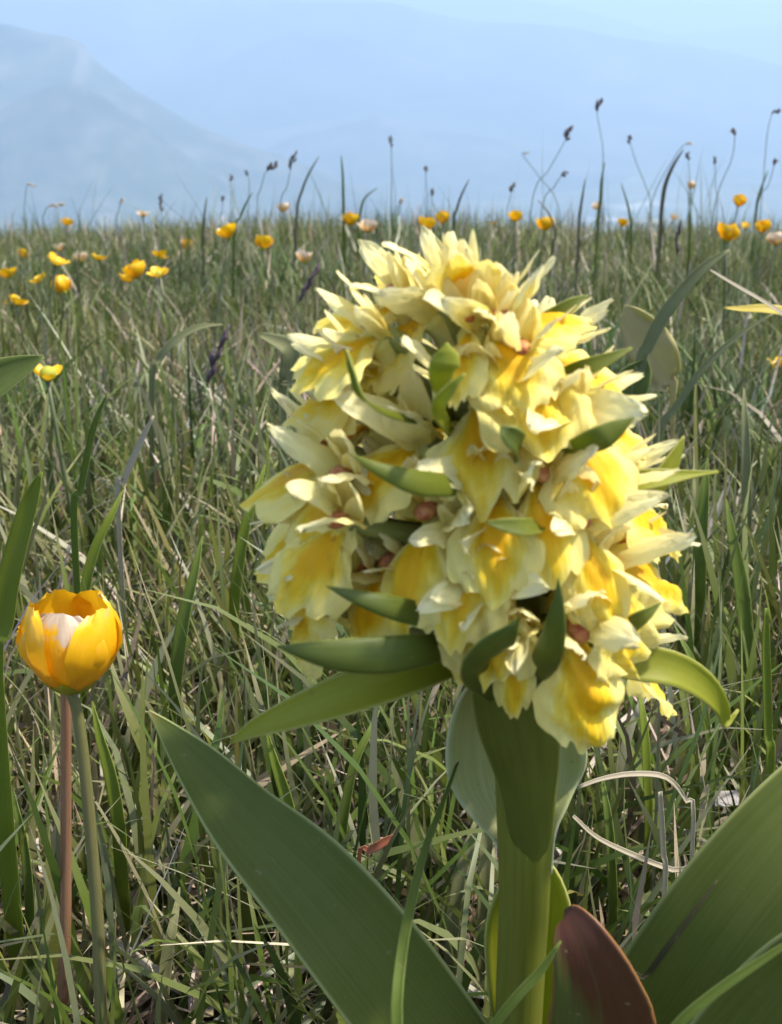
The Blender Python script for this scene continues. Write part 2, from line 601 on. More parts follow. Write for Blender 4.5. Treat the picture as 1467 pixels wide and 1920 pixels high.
def ridge(name, label, D, sky, back, front, seed, rough, scale, mat, nx=170, ny=60):
    """mountain whose crest stands D metres away; sky: (px, py) of its skyline"""
    P = [at(px, py, D) for px, py in sky]
    xs, zs = np.array([p.x for p in P]), np.array([p.z for p in P])
    x = np.linspace(xs[0], xs[-1], nx)
    t = np.linspace(-1, 1, ny)
    X, T = np.meshgrid(x, t, indexing='ij')
    crest = np.interp(x, xs, zs)[:, None] + fbm(x[:, None] / scale * 3, x[:, None] * 0, seed + 9, 4) * rough * 0.35
    Y = D + np.where(T < 0, T * front, T * back) + fbm(X / scale, X * 0 + 2.2, seed, 3) * front * 0.35
    prof = (1 - np.abs(T) ** 0.85)
    sp = fbm(X / scale * 1.7, Y / scale * 0.9, seed + 4, 5)
    base = -960
    Z = base + (crest - base) * prof + sp * rough * 2.4 * prof * np.clip(np.abs(T) * 5, 0, 1)
    V = list(zip(X.ravel(), Y.ravel(), Z.ravel()))
    F = [(a * ny + b, (a + 1) * ny + b, (a + 1) * ny + b + 1, a * ny + b + 1) for a in range(nx - 1) for b in range(ny - 1)]
    o = obj(name, mesh_data(name, V, F), mat)
    tag(o, label, None, None, 'structure')


ridge('mountain', 'steep wooded mountain shoulder rising out of the blue haze', 6200,
      [(-1100, -60), (-700, -30), (-350, -15), (-100, 12), (0, 32), (60, 48), (110, 58), (146, 72), (160, 96), (190, 122), (240, 158), (300, 192), (350, 220), (400, 243), (470, 268), (560, 300), (680, 345), (800, 400)],
      2600, 2300, 21, 90, 1500, mat_mountain('mountain_wood', 0.004))
ridge('mountain_spur', 'lower spur in front of the steep mountain shoulder', 5400,
      [(-900, 150), (-500, 190), (-150, 215), (0, 196), (60, 165), (110, 142), (150, 150), (200, 180), (260, 226), (330, 275), (400, 325), (470, 380), (560, 430)],
      1300, 1200, 5, 60, 900, mat_mountain('spur_wood', 0.006))
ridge('low_hill', 'low wooded hill rising from the valley floor', 8600,
      [(380, 330), (480, 282), (560, 248), (620, 236), (670, 222), (712, 208), (755, 222), (810, 240), (880, 250), (980, 262), (1100, 285), (1250, 330)],
      1500, 1500, 31, 50, 1400, mat_mountain('low_hill_wood', 0.003))
ridge('hill_range', 'long hill range closing the far side of the valley', 11500,
      [(-900, -60), (-300, -50), (100, -40), (350, -25), (560, -10), (740, -2), (800, 18), (880, 30), (1000, 36), (1060, 44), (1150, 62), (1280, 78), (1400, 104), (1467, 124), (1700, 150), (2200, 160)],
      3200, 3000, 13, 110, 2600, mat_mountain('hill_range_wood', 0.0015))
ridge('middle_hill', 'rounded foothill below the long hill range', 10000,
      [(200, 200), (420, 110), (520, 62), (580, 44), (640, 52), (720, 80), (820, 120), (940, 150), (1100, 190), (1300, 230), (1500, 260)],
      1300, 1300, 17, 70, 1900, mat_mountain('middle_hill_wood', 0.002))
ridge('far_range', 'farthest mountain range almost lost in the haze', 18000,
      [(-1200, -60), (-200, -70), (500, -60), (900, -30), (1150, 30), (1250, 62), (1330, 60), (1400, 48), (1467, 40), (1600, 20), (2000, -10), (2600, 0)],
      4000, 4200, 3, 150, 4500, mat_mountain('far_range_wood', 0.001))

HX = 44000
hv = [(x, y, z) for z in (-1012, 1150) for y in (-HX, HX) for x in (-HX, HX)]
hf = [(0, 2, 3, 1), (4, 5, 7, 6), (0, 1, 5, 4), (2, 6, 7, 3), (0, 4, 6, 2), (1, 3, 7, 5)]
hm, hn, hl, hout = mat_base('haze')
pv = hn.new('ShaderNodeVolumePrincipled')
pv.inputs['Color'].default_value = (0.53, 0.70, 0.94, 1)
pv.inputs['Density'].default_value = 0.00018
pv.inputs['Anisotropy'].default_value = 0.15
hl.new(pv.outputs[0], hout.inputs['Volume'])
haze = obj('haze', mesh_data('haze', hv, hf, smooth=False), hm)
tag(haze, 'pale blue haze filling the valley air', None, None, 'stuff')

# ------------------------------------------------------------------ the orchid
BY = 0.1415                                # world y of its stem
BX = at(985, 1600, BY).x
root = empty('orchid', (BX, BY, 0.0), 'yellow orchid with dense pale flower spike and broad green leaves', 'orchid')
RO = Vector((BX, BY, 0.0))


def axis_at(z):
    """stem centre at height z (leans a little left towards the top)"""
    p = np.interp(z, [0, 0.05, 0.085, 0.11, 0.128, 0.15, 0.17, 0.19], [BX, BX + 0.0002, BX + 0.0002, BX - 0.0004, BX - 0.0016, BX - 0.0042, BX - 0.0066, BX - 0.0085])
    return Vector((float(p), BY, z))


zs = np.linspace(0.0, 0.168, 34)
rr = np.interp(zs, [0, 0.05, 0.09, 0.105, 0.122, 0.135, 0.155, 0.168], [0.0036, 0.0034, 0.0036, 0.0042, 0.0050, 0.0044, 0.003, 0.0008])
obj('stem', mesh_data('stem', *tube([axis_at(z) for z in zs], rr, 20, origin=RO)), M['stem'], root)


def orchid_leaf(name, pts, hint, mats, label=None, solid=0.0004, **k):
    me = mesh_data(name, *ribbon(pts, hint, origin=RO, **k))
    o = obj(name, me, mats, root)
    if solid:
        md = o.modifiers.new('thickness', 'SOLIDIFY')
        md.thickness = solid
        md.offset = -1
        if isinstance(mats, (list, tuple)) and len(mats) > 1:
            md.material_offset = 1
    if label: o['label'] = label
    return o


TOC = (0, -0.93, 0.37)
LM = [M['leaf'], M['leaf_under']]
orchid_leaf('leaf', [(279, 1333, 0.150, 1), (312, 1368, 0.149, 17), (375, 1440, 0.146, 46), (458, 1538, 0.143, 72), (560, 1640, 0.140, 94), (664, 1762, 0.138, 106), (765, 1892, 0.138, 108), (890, 2060, 0.139, 96), (985, 2210, BY, 52), (1000, 2300, BY, 36)],
            (0.25, -0.80, 0.55), LM, 'broad dark green basal leaf with a pale dry tip', nu=40, nv=14, cup=0.20, wave=0.035, seed=3)
orchid_leaf('leaf', [(1780, 1250, 0.150, 1), (1700, 1345, 0.146, 50), (1590, 1465, 0.142, 98), (1465, 1610, 0.138, 122), (1335, 1775, 0.136, 126), (1215, 1950, 0.136, 116), (1090, 2150, 0.138, 80), (1000, 2300, BY, 36)],
            (-0.35, -0.75, 0.6), LM, 'broad green basal leaf with pale grey sheen', nu=40, nv=14, cup=0.22, wave=0.03, seed=8)
orchid_leaf('leaf', [(1720, 1640, 0.108, 2), (1620, 1735, 0.109, 60), (1510, 1850, 0.112, 105), (1400, 1985, 0.117, 118), (1270, 2150, 0.124, 100), (1130, 2270, 0.134, 60), (1015, 2330, BY, 36)],
            (-0.3, -0.75, 0.6), LM, None, nu=30, nv=12, cup=0.2, wave=0.03, seed=18)
orchid_leaf('leaf', [(1060, 1704, 0.1285, 2), (1072, 1722, 0.1270, 32), (1094, 1775, 0.125, 60), (1118, 1850, 0.124, 86), (1130, 1930, 0.1245, 104), (1110, 2080, 0.128, 95), (1040, 2250, 0.137, 50), (1005, 2320, BY, 36)],
            (-0.25, -0.9, 0.35), [M['leaf_red'], M['leaf_red']], 'short basal leaf withered dark red brown at its tip', nu=30, nv=12, cup=0.12, wave=0.06, seed=28)
orchid_leaf('leaf', [(1000, 1590, 0.1500, 4), (998, 1640, 0.1485, 55), (992, 1720, 0.1475, 86), (984, 1820, 0.1470, 76), (984, 1930, 0.1465, 60), (990, 2060, 0.1460, 45), (995, 2200, 0.1445, 40)],
            TOC, [M['bract_lime'], M['bract_lime']], 'yellow green sheathing leaf behind the stem', nu=24, nv=12, cup=0.30, wave=0.05, seed=38)
# clasping upper leaves
orchid_leaf('leaf', [(968, 1232, 0.1490, 62), (964, 1290, 0.1510, 116), (962, 1380, 0.1520, 138), (966, 1460, 0.1515, 128), (976, 1530, 0.1490, 90), (986, 1585, 0.1460, 55), (990, 1640, 0.1440, 46)],
            (0.05, -0.95, 0.3), [M['leaf_pale'], M['bract']], 'pale glaucous upper leaf cupped around the stem', nu=24, nv=16, cup=0.28, wave=0.06, seed=48)
orchid_leaf('bract', [(965, 1236, 0.1345, 72), (970, 1290, 0.1335, 92), (980, 1370, 0.1342, 92), (990, 1440, 0.1358, 76), (995, 1500, 0.1366, 60), (998, 1560, 0.1371, 50), (999, 1600, 0.1375, 38), (999, 1625, 0.1380, 20)],
            TOC, [M['sheath'], M['bract']], 'dark green leaf wrapped around the front of the stem', nu=26, nv=14, cup=-0.42, wave=0.07, seed=58)

# large bracts that the photograph shows singly: midrib from tip to base
BR = [
    ([(430, 1392, 0.128, 2), (480, 1365, 0.127, 17), (560, 1335, 0.127, 32), (660, 1300, 0.128, 42), (760, 1270, 0.131, 38), (850, 1246, 0.136, 24), (930, 1232, BY, 14)], (0.0, -0.75, 0.66), 'bract_lime', 'long yellow green lower bract with a rolled pale edge', 0.32, 0.05),
    ([(520, 1212, 0.118, 2), (560, 1220, 0.1175, 15), (630, 1229, 0.1175, 32), (720, 1230, 0.119, 39), (800, 1222, 0.123, 34), (870, 1214, 0.130, 22), (940, 1210, BY, 14)], (0.1, -0.93, 0.3), 'bract_dark', 'dark green boat shaped bract under the flowers', -0.25, 0.02),
    ([(612, 1099, 0.119, 1), (660, 1116, 0.119, 13), (730, 1136, 0.120, 24), (800, 1152, 0.124, 26), (860, 1160, 0.130, 18), (930, 1165, BY, 12)], (0.0, -0.8, 0.55), 'bract_dark', None, -0.3, 0.05),
    ([(655, 850, 0.119, 1), (710, 878, 0.118, 14), (780, 902, 0.119, 26), (850, 905, 0.125, 26), (910, 900, BY, 14)], (0.1, -0.8, 0.5), 'bract', None, -0.3, 0.05),
    ([(1348, 884, 0.139, 1), (1290, 890, 0.138, 8), (1240, 896, 0.137, 17), (1180, 905, 0.137, 22), (1100, 920, 0.139, 18), (1000, 940, BY, 10)], (0.2, -0.75, 0.6), 'bract_lime', None, 0.35, 0.04),
    ([(1284, 818, 0.142, 1), (1265, 858, 0.141, 14), (1238, 900, 0.140, 22), (1180, 950, 0.140, 20), (1050, 990, BY, 10)], (0.3, -0.9, 0.2), 'bract_lime', None, 0.2, 0.04),
    ([(1104, 553, 0.138, 1), (1070, 572, 0.137, 12), (1030, 598, 0.137, 16), (960, 640, 0.139, 12), (900, 690, BY, 8)], (0.1, -0.9, 0.4), 'bract', None, 0.2, 0.04),
    ([(1186, 652, 0.136, 1), (1140, 672, 0.135, 11), (1085, 695, 0.135, 18), (1010, 730, 0.138, 15), (920, 770, BY, 8)], (0.1, -0.8, 0.5), 'bract', None, 0.2, 0.04),
    ([(1190, 782, 0.123, 1), (1155, 806, 0.122, 20), (1115, 828, 0.122, 26), (1060, 850, 0.127, 20), (960, 890, BY, 10)], (0.2, -0.93, 0.3), 'bract', None, -0.2, 0.03),
    ([(1047, 1085, 0.114, 1), (1046, 1130, 0.1135, 13), (1036, 1190, 0.114, 26), (1018, 1240, 0.118, 32), (990, 1275, 0.130, 20), (965, 1290, BY, 14)], (-0.5, -0.85, 0.1), 'bract_dark', 'pointed dark green bract standing up before the spike', -0.3, 0.04),
    ([(975, 1158, 0.115, 1), (955, 1190, 0.115, 22), (925, 1225, 0.1165, 42), (905, 1255, 0.121, 46), (925, 1290, 0.131, 30), (960, 1320, BY, 18)], (0.3, -0.9, 0.25), 'bract_dark', 'short triangular green bract at the foot of the spike', -0.3, 0.04),
    ([(912, 978, 0.1165, 1), (945, 984, 0.1165, 12), (985, 988, 0.118, 17), (1010, 985, 0.125, 14), (960, 1000, BY, 8)], (0.0, -0.8, 0.5), 'bract', None, 0.15, 0.04),
    ([(1385, 1330, 0.144, 1), (1362, 1358, 0.1425, 7), (1356, 1330, 0.1405, 15), (1325, 1290, 0.139, 26), (1270, 1257, 0.138, 33), (1200, 1243, 0.138, 36), (1120, 1235, 0.139, 30), (1000, 1230, BY, 16)], (-0.1, -0.8, 0.6), 'bract_lime', 'lime green bract bent over into a hook', 0.25, 0.03),
    ([(838, 642, 0.1195, 2), (838, 668, 0.119, 26), (832, 700, 0.1195, 30), (838, 740, 0.126, 20), (850, 790, BY, 8)], (0.0, -0.9, 0.4), 'bract_lime', None, -0.25, 0.03),
    ([(872, 700, 0.117, 1), (845, 730, 0.117, 10), (822, 765, 0.119, 14), (840, 800, 0.127, 12), (860, 830, BY, 8)], (0.0, -0.9, 0.4), 'bract_lime', None, 0.2, 0.03),
    ([(940, 800, 0.119, 2), (955, 815, 0.119, 18), (975, 835, 0.121, 22), (960, 860, 0.130, 16), (920, 880, BY, 8)], (0.2, -0.9, 0.4), 'bract_dark', None, 0.2, 0.03),
    ([(648, 655, 0.119, 1), (660, 700, 0.1185, 7), (680, 748, 0.119, 8), (740, 780, 0.126, 8), (840, 800, BY, 6)], (-0.6, -0.8, 0.2), 'bract', None, 0.2, 0.03),
    ([(1240, 1130, 0.130, 1), (1200, 1160, 0.129, 14), (1140, 1190, 0.131, 18), (1020, 1210, BY, 10)], (0.1, -0.8, 0.5), 'bract', None, 0.2, 0.03),
]
for i, (pts, hint, mt, lab, cup, wv) in enumerate(BR):
    orchid_leaf('bract', pts, hint, [M[mt], M[mt]], lab, 0.00025, nu=20, nv=8, cup=cup, wave=wv, seed=100 + i)


# --- one flower
def sheet(L, W, prof, p0, p1, cup, nu, nv, ruff=0.0, seed=0, lob=None, power=1.0, edge=0.0, sbend=0.0):
    """petal from the origin along +y, face up +z; pitch runs from p0 to p1"""
    wb, wb2 = wob(seed), wob(seed + 991)
    V, UV = [], []
    n = 24
    cy_, cz_, ps = [0.0], [0.0], [p0]
    for i in range(n):
        p = p0 + (p1 - p0) * ((i + 0.5) / n) ** power
        cy_.append(cy_[-1] + math.cos(p) * L / n)
        cz_.append(cz_[-1] + math.sin(p) * L / n)
        ps.append(p0 + (p1 - p0) * ((i + 1) / n) ** power)
    g = np.linspace(0, 1, n + 1)
    for i in range(nu + 1):
        u = i / nu
        for j in range(nv + 1):
            v = -1 + 2 * j / nv
            uu = u * (lob(v) if lob else 1.0)
            if edge and u > 0.6:
                uu += edge * wb2(v * 6, 0.3) * (u - 0.6) / 0.4
            uc = min(max(uu, 0), 1)
            y, z, p = np.interp(uc, g, cy_), np.interp(uc, g, cz_), np.interp(uc, g, ps)
            if uu > 1:
                y += (uu - 1) * L * math.cos(p)
                z += (uu - 1) * L * math.sin(p)
            hw = W * prof(u)
            off = cup * hw * v * v + ruff * W * wb(u * 2.2, v * 2.0) * (0.25 + 0.75 * max(abs(v), u))
            x = v * hw * (1 - 0.2 * min(abs(cup), 1.2) * v * v) + sbend * L * u * u
            V.append(Vector((x, y - math.sin(p) * off, z + math.cos(p) * off)))
            UV.append((u, j / nv))
    return V, grid_faces(nu, nv), UV


def pr_lip(u):
    return max(0.16, min(1.0, 0.22 + 1.5 * u ** 1.05)) * (1 - 0.10 * max(0, (u - 0.75) / 0.25) ** 2) if u < 0.999 else 0.86


def pr_sep(u):
    return max(0.10, math.sin(math.pi * min(1, 0.14 + 0.86 * u) ** 0.9) ** 0.55 if u < 1 else 0.10) + 0.12 * (1 - u)


def pr_hood(u):
    return max(0.10, (math.sin(math.pi * (0.16 + 0.78 * u)) ** 0.7))


def lip_lobes(r):
    a, b = r.uniform(0.05, 0.14), r.uniform(0.1, 0.26)
    return lambda v: 1 - b * v * v - a * math.exp(-((abs(v) - 0.42) / 0.13) ** 2) + 0.06 * math.exp(-(v / 0.2) ** 2)


def xf(s, m):
    v, f, u = s
    return [m @ p for p in v], f, u


FL = []


def flower(px, py, tilt=-8, roll=0, sc=1.0, spread=0.6, droop=70, az=None, azoff=0, Rr=None, lipw=1.0, hood=1.0, colm=1.1, slim=1.0, seed=None, world=None):
    seed = seed if seed is not None else int(px * 7 + py * 13)
    r = random.Random(seed)
    if world is None:
        a = 0.0
        Rz = 0.014
        P = at(px, py, BY - Rz)
        for _ in range(6):
            ax = axis_at(P.z)
            Rz = Rr if Rr is not None else float(np.interp(P.z, [0.118, 0.128, 0.14, 0.152, 0.165, 0.176, 0.186], [0.0125, 0.0158, 0.0165, 0.0145, 0.0100, 0.0055, 0.003]))
            s = max(-1, min(1, (P.x - ax.x) / Rz))
            a = math.asin(s) if az is None else R(az)
            P = at(px, py, BY - Rz * math.cos(a))
    else:
        zz, a, Rz = world
        ax = axis_at(zz)
        P = ax + Vector((math.sin(a), -math.cos(a), 0)) * Rz
    a2 = a + R(azoff)
    t = R(tilt)
    Fd = Vector((math.sin(a2) * math.cos(t), -math.cos(a2) * math.cos(t), math.sin(t)))
    Sd = Fd.cross(Vector((0, 0, 1))).normalized()
    Ud = Sd.cross(Fd)
    B = Matrix((Sd, Fd, Ud)).transposed()            # columns: side, forward, up
    B = B @ Matrix.Rotation(R(roll), 3, 'Y')
    mm = 0.00100 * sc
    T = Matrix.Translation(P - RO) @ B.to_4x4() @ Matrix.Scale(mm, 4)

    # ovary from the spike axis, and the column in the throat
    ax0 = axis_at(P.z - 0.006) - RO
    q = T @ Vector((0, -1.2, 0))
    mid = (ax0 + q) / 2 + Vector((0, 0, -0.0012))
    pts = catmull([ax0, mid, q], 8)
    ov = tube(pts, np.interp(np.linspace(0, 1, 8), [0, 0.5, 1], [0.0011, 0.0016, 0.0013]) * sc, 8)
    cl = xf(blob((0, 0.9, 1.3), (1.0 * colm, 1.5 * colm, 0.85 * colm), 8, 6), T)
    me = mesh_data('flower', *join(ov, cl))
    me.materials.append(M['ovary'])
    me.materials.append(M['column'])
    nov = len(ov[1])
    mi = [0] * nov + [1] * len(cl[1])
    me.polygons.foreach_set('material_index', mi)
    fo = obj('flower', me, None, root)

    def sub(name, s, mname):
        return obj(name, mesh_data(name, *xf(s, T)), M[mname], fo)

    def rot(ax_, d):
        return Matrix.Rotation(R(d), 4, ax_)

    # lip
    s = sheet(r.uniform(10.5, 12.5), r.uniform(5.4, 6.6) * lipw, pr_lip, R(-18 + r.uniform(-10, 10)), R(-droop), r.uniform(-0.55, -0.05), 18, 18, r.uniform(0.10, 0.19), seed + 1, lip_lobes(r), 0.75, 0.05)
    sub('lip', xf(s, Matrix.Translation((0, 0, -0.6)) @ rot('Y', r.uniform(-8, 8))), 'lip')
    # dorsal hood
    s = sheet(r.uniform(6.6, 8.0) * hood, r.uniform(2.7, 3.3) * slim, pr_hood, R(86 * slim + r.uniform(-8, 10)), R(30 * slim + r.uniform(-14, 22)), -0.55, 12, 10, 0.07, seed + 2, None, 1.0, 0.02)
    sub('hood', xf(s, Matrix.Translation((0, -1.4, 1.2)) @ rot('Z', r.uniform(-8, 8))), 'hood')
    for k in (-1, 1):
        # petals: narrow, beside the hood
        s = sheet(r.uniform(5.0, 6.6) / slim ** 0.8, r.uniform(1.2, 1.6) * slim, pr_sep, R(78 * slim + r.uniform(-8, 8)), R(48 * slim + r.uniform(-12, 18)), -0.4, 10, 6, 0.16, seed + 5 + k, None)
        sub('petal', xf(s, Matrix.Translation((k * 1.1, -0.8, 0.9)) @ rot('Z', -k * r.uniform(8, 22))), 'hood')
        # lateral sepals: spread to the sides, up and back
        ang = -k * (10 + 80 * spread + r.uniform(-10, 10))
        s = sheet(r.uniform(9.5, 11.5), r.uniform(1.6, 2.3) * slim, pr_sep, R(46 * slim + r.uniform(-12, 12)), R(34 * spread + r.uniform(-15, 30)), r.uniform(-0.5, 0.2), 14, 8, 0.24, seed + 9 + k, None, 1.0, 0.03, r.uniform(-0.2, 0.2))
        sub('sepal', xf(s, Matrix.Translation((k * 1.3, -1.2, 0.2)) @ rot('Z', ang) @ rot('Y', -k * r.uniform(15, 50))), 'sepal')
    # spur
    sp = catmull([(0, -0.3, -0.8), (0, -2.2, -2.6), (0, -3.6, -6.0), (0.2, -3.4, -9.5)], 9)
    sub('spur', tube(sp, np.interp(np.linspace(0, 1, 9), [0, 0.4, 0.9, 1], [1.7, 1.6, 1.3, 0.5]), 10), 'spur')
    FL.append(P)
    return fo


# throat pixels read off the photograph
flower(835, 535, slim=0.8, tilt=25, roll=-8, sc=0.85, spread=0.15, droop=20, hood=0.95, Rr=0.004, azoff=-30)
flower(876, 545, slim=0.62, tilt=40, roll=14, sc=0.75, spread=0.0, droop=-10, Rr=0.004, azoff=40)
flower(800, 582, tilt=0, roll=-6, spread=0.55, droop=72, lipw=0.85)
flower(880, 615, tilt=10, roll=8, spread=0.2, droop=60, hood=1.25, lipw=0.6, sc=0.95)
flower(750, 565, slim=0.8, tilt=18, roll=-22, spread=0.3, droop=45, sc=0.85)
flower(705, 625, slim=0.62, tilt=8, roll=-16, spread=0.2, droop=55, az=-60, sc=0.9)
flower(940, 610, tilt=8, roll=12, spread=0.3, droop=66, azoff=6, sc=0.92)
flower(955, 590, slim=0.62, tilt=24, roll=18, spread=0.2, droop=40, az=60, sc=0.85)
flower(712, 692, tilt=-4, roll=-10, spread=0.55, droop=72)
flower(680, 695, slim=0.62, tilt=4, roll=-16, spread=0.15, droop=50, az=-85)
flower(1015, 660, slim=0.62, tilt=6, roll=10, spread=0.0, droop=45, az=75, sc=0.9)
flower(975, 670, tilt=2, roll=10, spread=0.3, droop=66)
flower(905, 752, tilt=-4, roll=4, spread=0.75, droop=66, sc=1.05)
flower(1075, 765, slim=0.62, tilt=4, roll=8, spread=0.1, droop=45, az=82)
flower(1065, 800, tilt=-4, roll=12, spread=0.5, droop=70, sc=1.1)
flower(775, 830, tilt=2, roll=-8, spread=0.3, droop=62, hood=1.2)
flower(690, 790, tilt=-2, roll=-14, spread=0.35, droop=66, azoff=-12)
flower(632, 850, slim=0.62, tilt=4, roll=-8, spread=0.05, droop=45, az=-84, sc=1.05)
flower(650, 900, tilt=-6, roll=-18, spread=0.4, droop=70, az=-55)
flower(720, 905, tilt=-8, roll=-10, spread=0.5, droop=72, sc=1.0)
flower(930, 925, tilt=-8, roll=6, spread=0.7, droop=70)
flower(812, 972, tilt=-6, roll=0, spread=0.75, droop=74, sc=1.12)
flower(1080, 985, tilt=-6, roll=8, spread=0.5, droop=80, sc=1.05, lipw=0.8)
flower(1140, 905, slim=0.62, tilt=-2, roll=10, spread=0.3, droop=65, az=72)
flower(1145, 1035, slim=0.62, tilt=4, roll=4, spread=0.0, droop=60, az=80, sc=1.05)
flower(680, 1050, tilt=6, roll=-40, spread=0.7, droop=60, sc=1.1, colm=1.9, hood=0.45, Rr=0.0195)
flower(640, 985, tilt=-6, roll=-20, spread=0.3, droop=60, sc=1.0, az=-40)
flower(745, 1060, tilt=-14, roll=-8, spread=0.3, droop=80, sc=0.95)
flower(880, 1020, tilt=-8, roll=10, spread=0.4, droop=72, sc=0.95)
flower(1010, 900, tilt=-6, roll=6, spread=0.4, droop=72, sc=0.95)
flower(615, 985, slim=0.62, tilt=0, roll=-12, spread=0.05, droop=50, az=-80)
flower(630, 1060, slim=0.8, tilt=-12, roll=-8, spread=0.25, droop=82, az=-70, sc=1.05)
flower(930, 1100, tilt=-14, roll=4, spread=0.4, droop=82)
flower(1120, 1070, tilt=-10, roll=8, spread=0.3, droop=84, sc=1.15, az=50)
flower(1075, 1185, tilt=-20, roll=6, spread=0.3, droop=92, sc=1.25, lipw=0.9)
flower(970, 1190, tilt=-22, roll=0, spread=0.1, droop=95, lipw=0.55, sc=0.9)
flower(895, 1120, tilt=-20, roll=-4, spread=0.2, droop=95, sc=0.9, lipw=0.8)
flower(610, 1140, tilt=-16, roll=-25, spread=0.2, droop=80, az=-78, sc=0.85)
# the far side of the spike
for k in range(17):
    t = k / 17
    flower(0, 0, tilt=random.uniform(-12, 10), roll=random.uniform(-15, 15), spread=random.uniform(0.1, 0.6), seed=5000 + k,
           world=(0.123 + 0.042 * t, R(105 + (k * 67) % 150), float(np.interp(t, [0, 0.5, 1], [0.0135, 0.0135, 0.005]))))


# ------------------------------------------------------------------ buttercups
def pr_but(u):
    return max(0.10, min(1.0, 0.18 + 1.35 * u ** 0.8)) * math.sqrt(max(0.0, 1 - max(0, (u - 0.55) / 0.48) ** 2.6))


def petal_set(L, W, p0, p1, cup, nu, nv, seed, ruff=0.05):
    return sheet(L, W, pr_but, R(p0), R(p1), cup, nu, nv, ruff, seed, None, 0.8, 0.02)


BUT = {}
for kind, (p0, p1, cup, Wk) in {'cup': (12, 100, 0.35, 0.52), 'half': (18, 72, 0.3, 0.50), 'open': (15, 38, 0.25, 0.42), 'worn': (-5, 40, 0.35, 0.26)}.items():
    BUT[kind] = [mesh_data('petal', *petal_set(1.0, Wk, p0 + dp, p1 + dp * 1.5, cup, 7, 6, 400 + 17 * k, 0.06)) for k, dp in enumerate((-8, 0, 7, 14))]
for k in list(BUT):
    BUT[k + '_pale'] = [m.copy() for m in BUT[k]]
CARP = mesh_data('flower_centre', *blob((0, 0, 0.14), (0.20, 0.20, 0.19), 10, 6))


def stem_to(head, bend, r0, r1, n=8, seg=12, lean=None):
    r = random.Random(int(abs(head.x) * 1e6) + 3)
    bx, by = head.x + (lean[0] if lean else r.uniform(-0.012, 0.012)), head.y + (lean[1] if lean else r.uniform(-0.012, 0.012))
    b = Vector((bx, by, float(gz(bx, by)) - 0.003))
    mid = (b + head) / 2 + Vector((r.uniform(-bend, bend), r.uniform(-bend, bend), 0))
    P = catmull([b, mid, head], seg)
    return b, tube(P, np.linspace(r0, r1, seg), n, origin=b)


def buttercup(px, py, wpx, kind='cup', pale=False, wid=0.0145, tiltx=None, tilty=None, label=None, group=None):
    r = random.Random(int(px * 31 + py))
    wpx = wpx * 1.15
    Yd = wid * FPX / wpx
    d = ray(px, py)
    head = Vector((0, 0, CAM_H)) + d * Yd
    g = float(gz(head.x, head.y))
    if head.z < g + 0.018:                            # never sunk in the ground: bring it nearer
        for _ in range(40):
            Yd *= 0.98
            head = Vector((0, 0, CAM_H)) + d * Yd
            if head.z >= float(gz(head.x, head.y)) + 0.018: break
    size = wpx * Yd / FPX
    Lk = {'cup': 0.86, 'half': 0.72, 'open': 0.56, 'worn': 0.58}[kind] * size
    head = head - Vector((0, 0, Lk * (0.42 if kind == 'cup' else 0.25)))
    b, st = stem_to(head, 0.006, 0.0009, 0.0007, 6, 8)
    e = empty('buttercup', b, label, 'buttercup', group)
    obj('stem', mesh_data('stem', *st), M['stem_far'], e)
    tx = tiltx if tiltx is not None else r.uniform(-22, 10)
    ty = tilty if tilty is not None else r.uniform(-22, 22)
    Rm = Matrix.Rotation(R(tx), 4, 'X') @ Matrix.Rotation(R(ty), 4, 'Y') @ Matrix.Rotation(r.uniform(0, 6.28), 4, 'Z')
    base = Matrix.Translation(head - b) @ Rm
    key = kind + ('_pale' if pale else '')
    n = 5 if kind != 'worn' else 4
    for k in range(n):
        o = obj('petal', BUT[key][r.randrange(4)], M['butter_pale' if pale else 'butter'], e)
        o.matrix_local = base @ Matrix.Rotation(2 * math.pi * k / 5 + r.uniform(-0.15, 0.15), 4, 'Z') @ Matrix.Scale(Lk * r.uniform(0.9, 1.08), 4)
    o = obj('flower_centre', CARP, M['carpel'], e)
    o.matrix_local = base @ Matrix.Scale(size * (0.95 if kind == 'worn' else 0.8), 4)
    return e


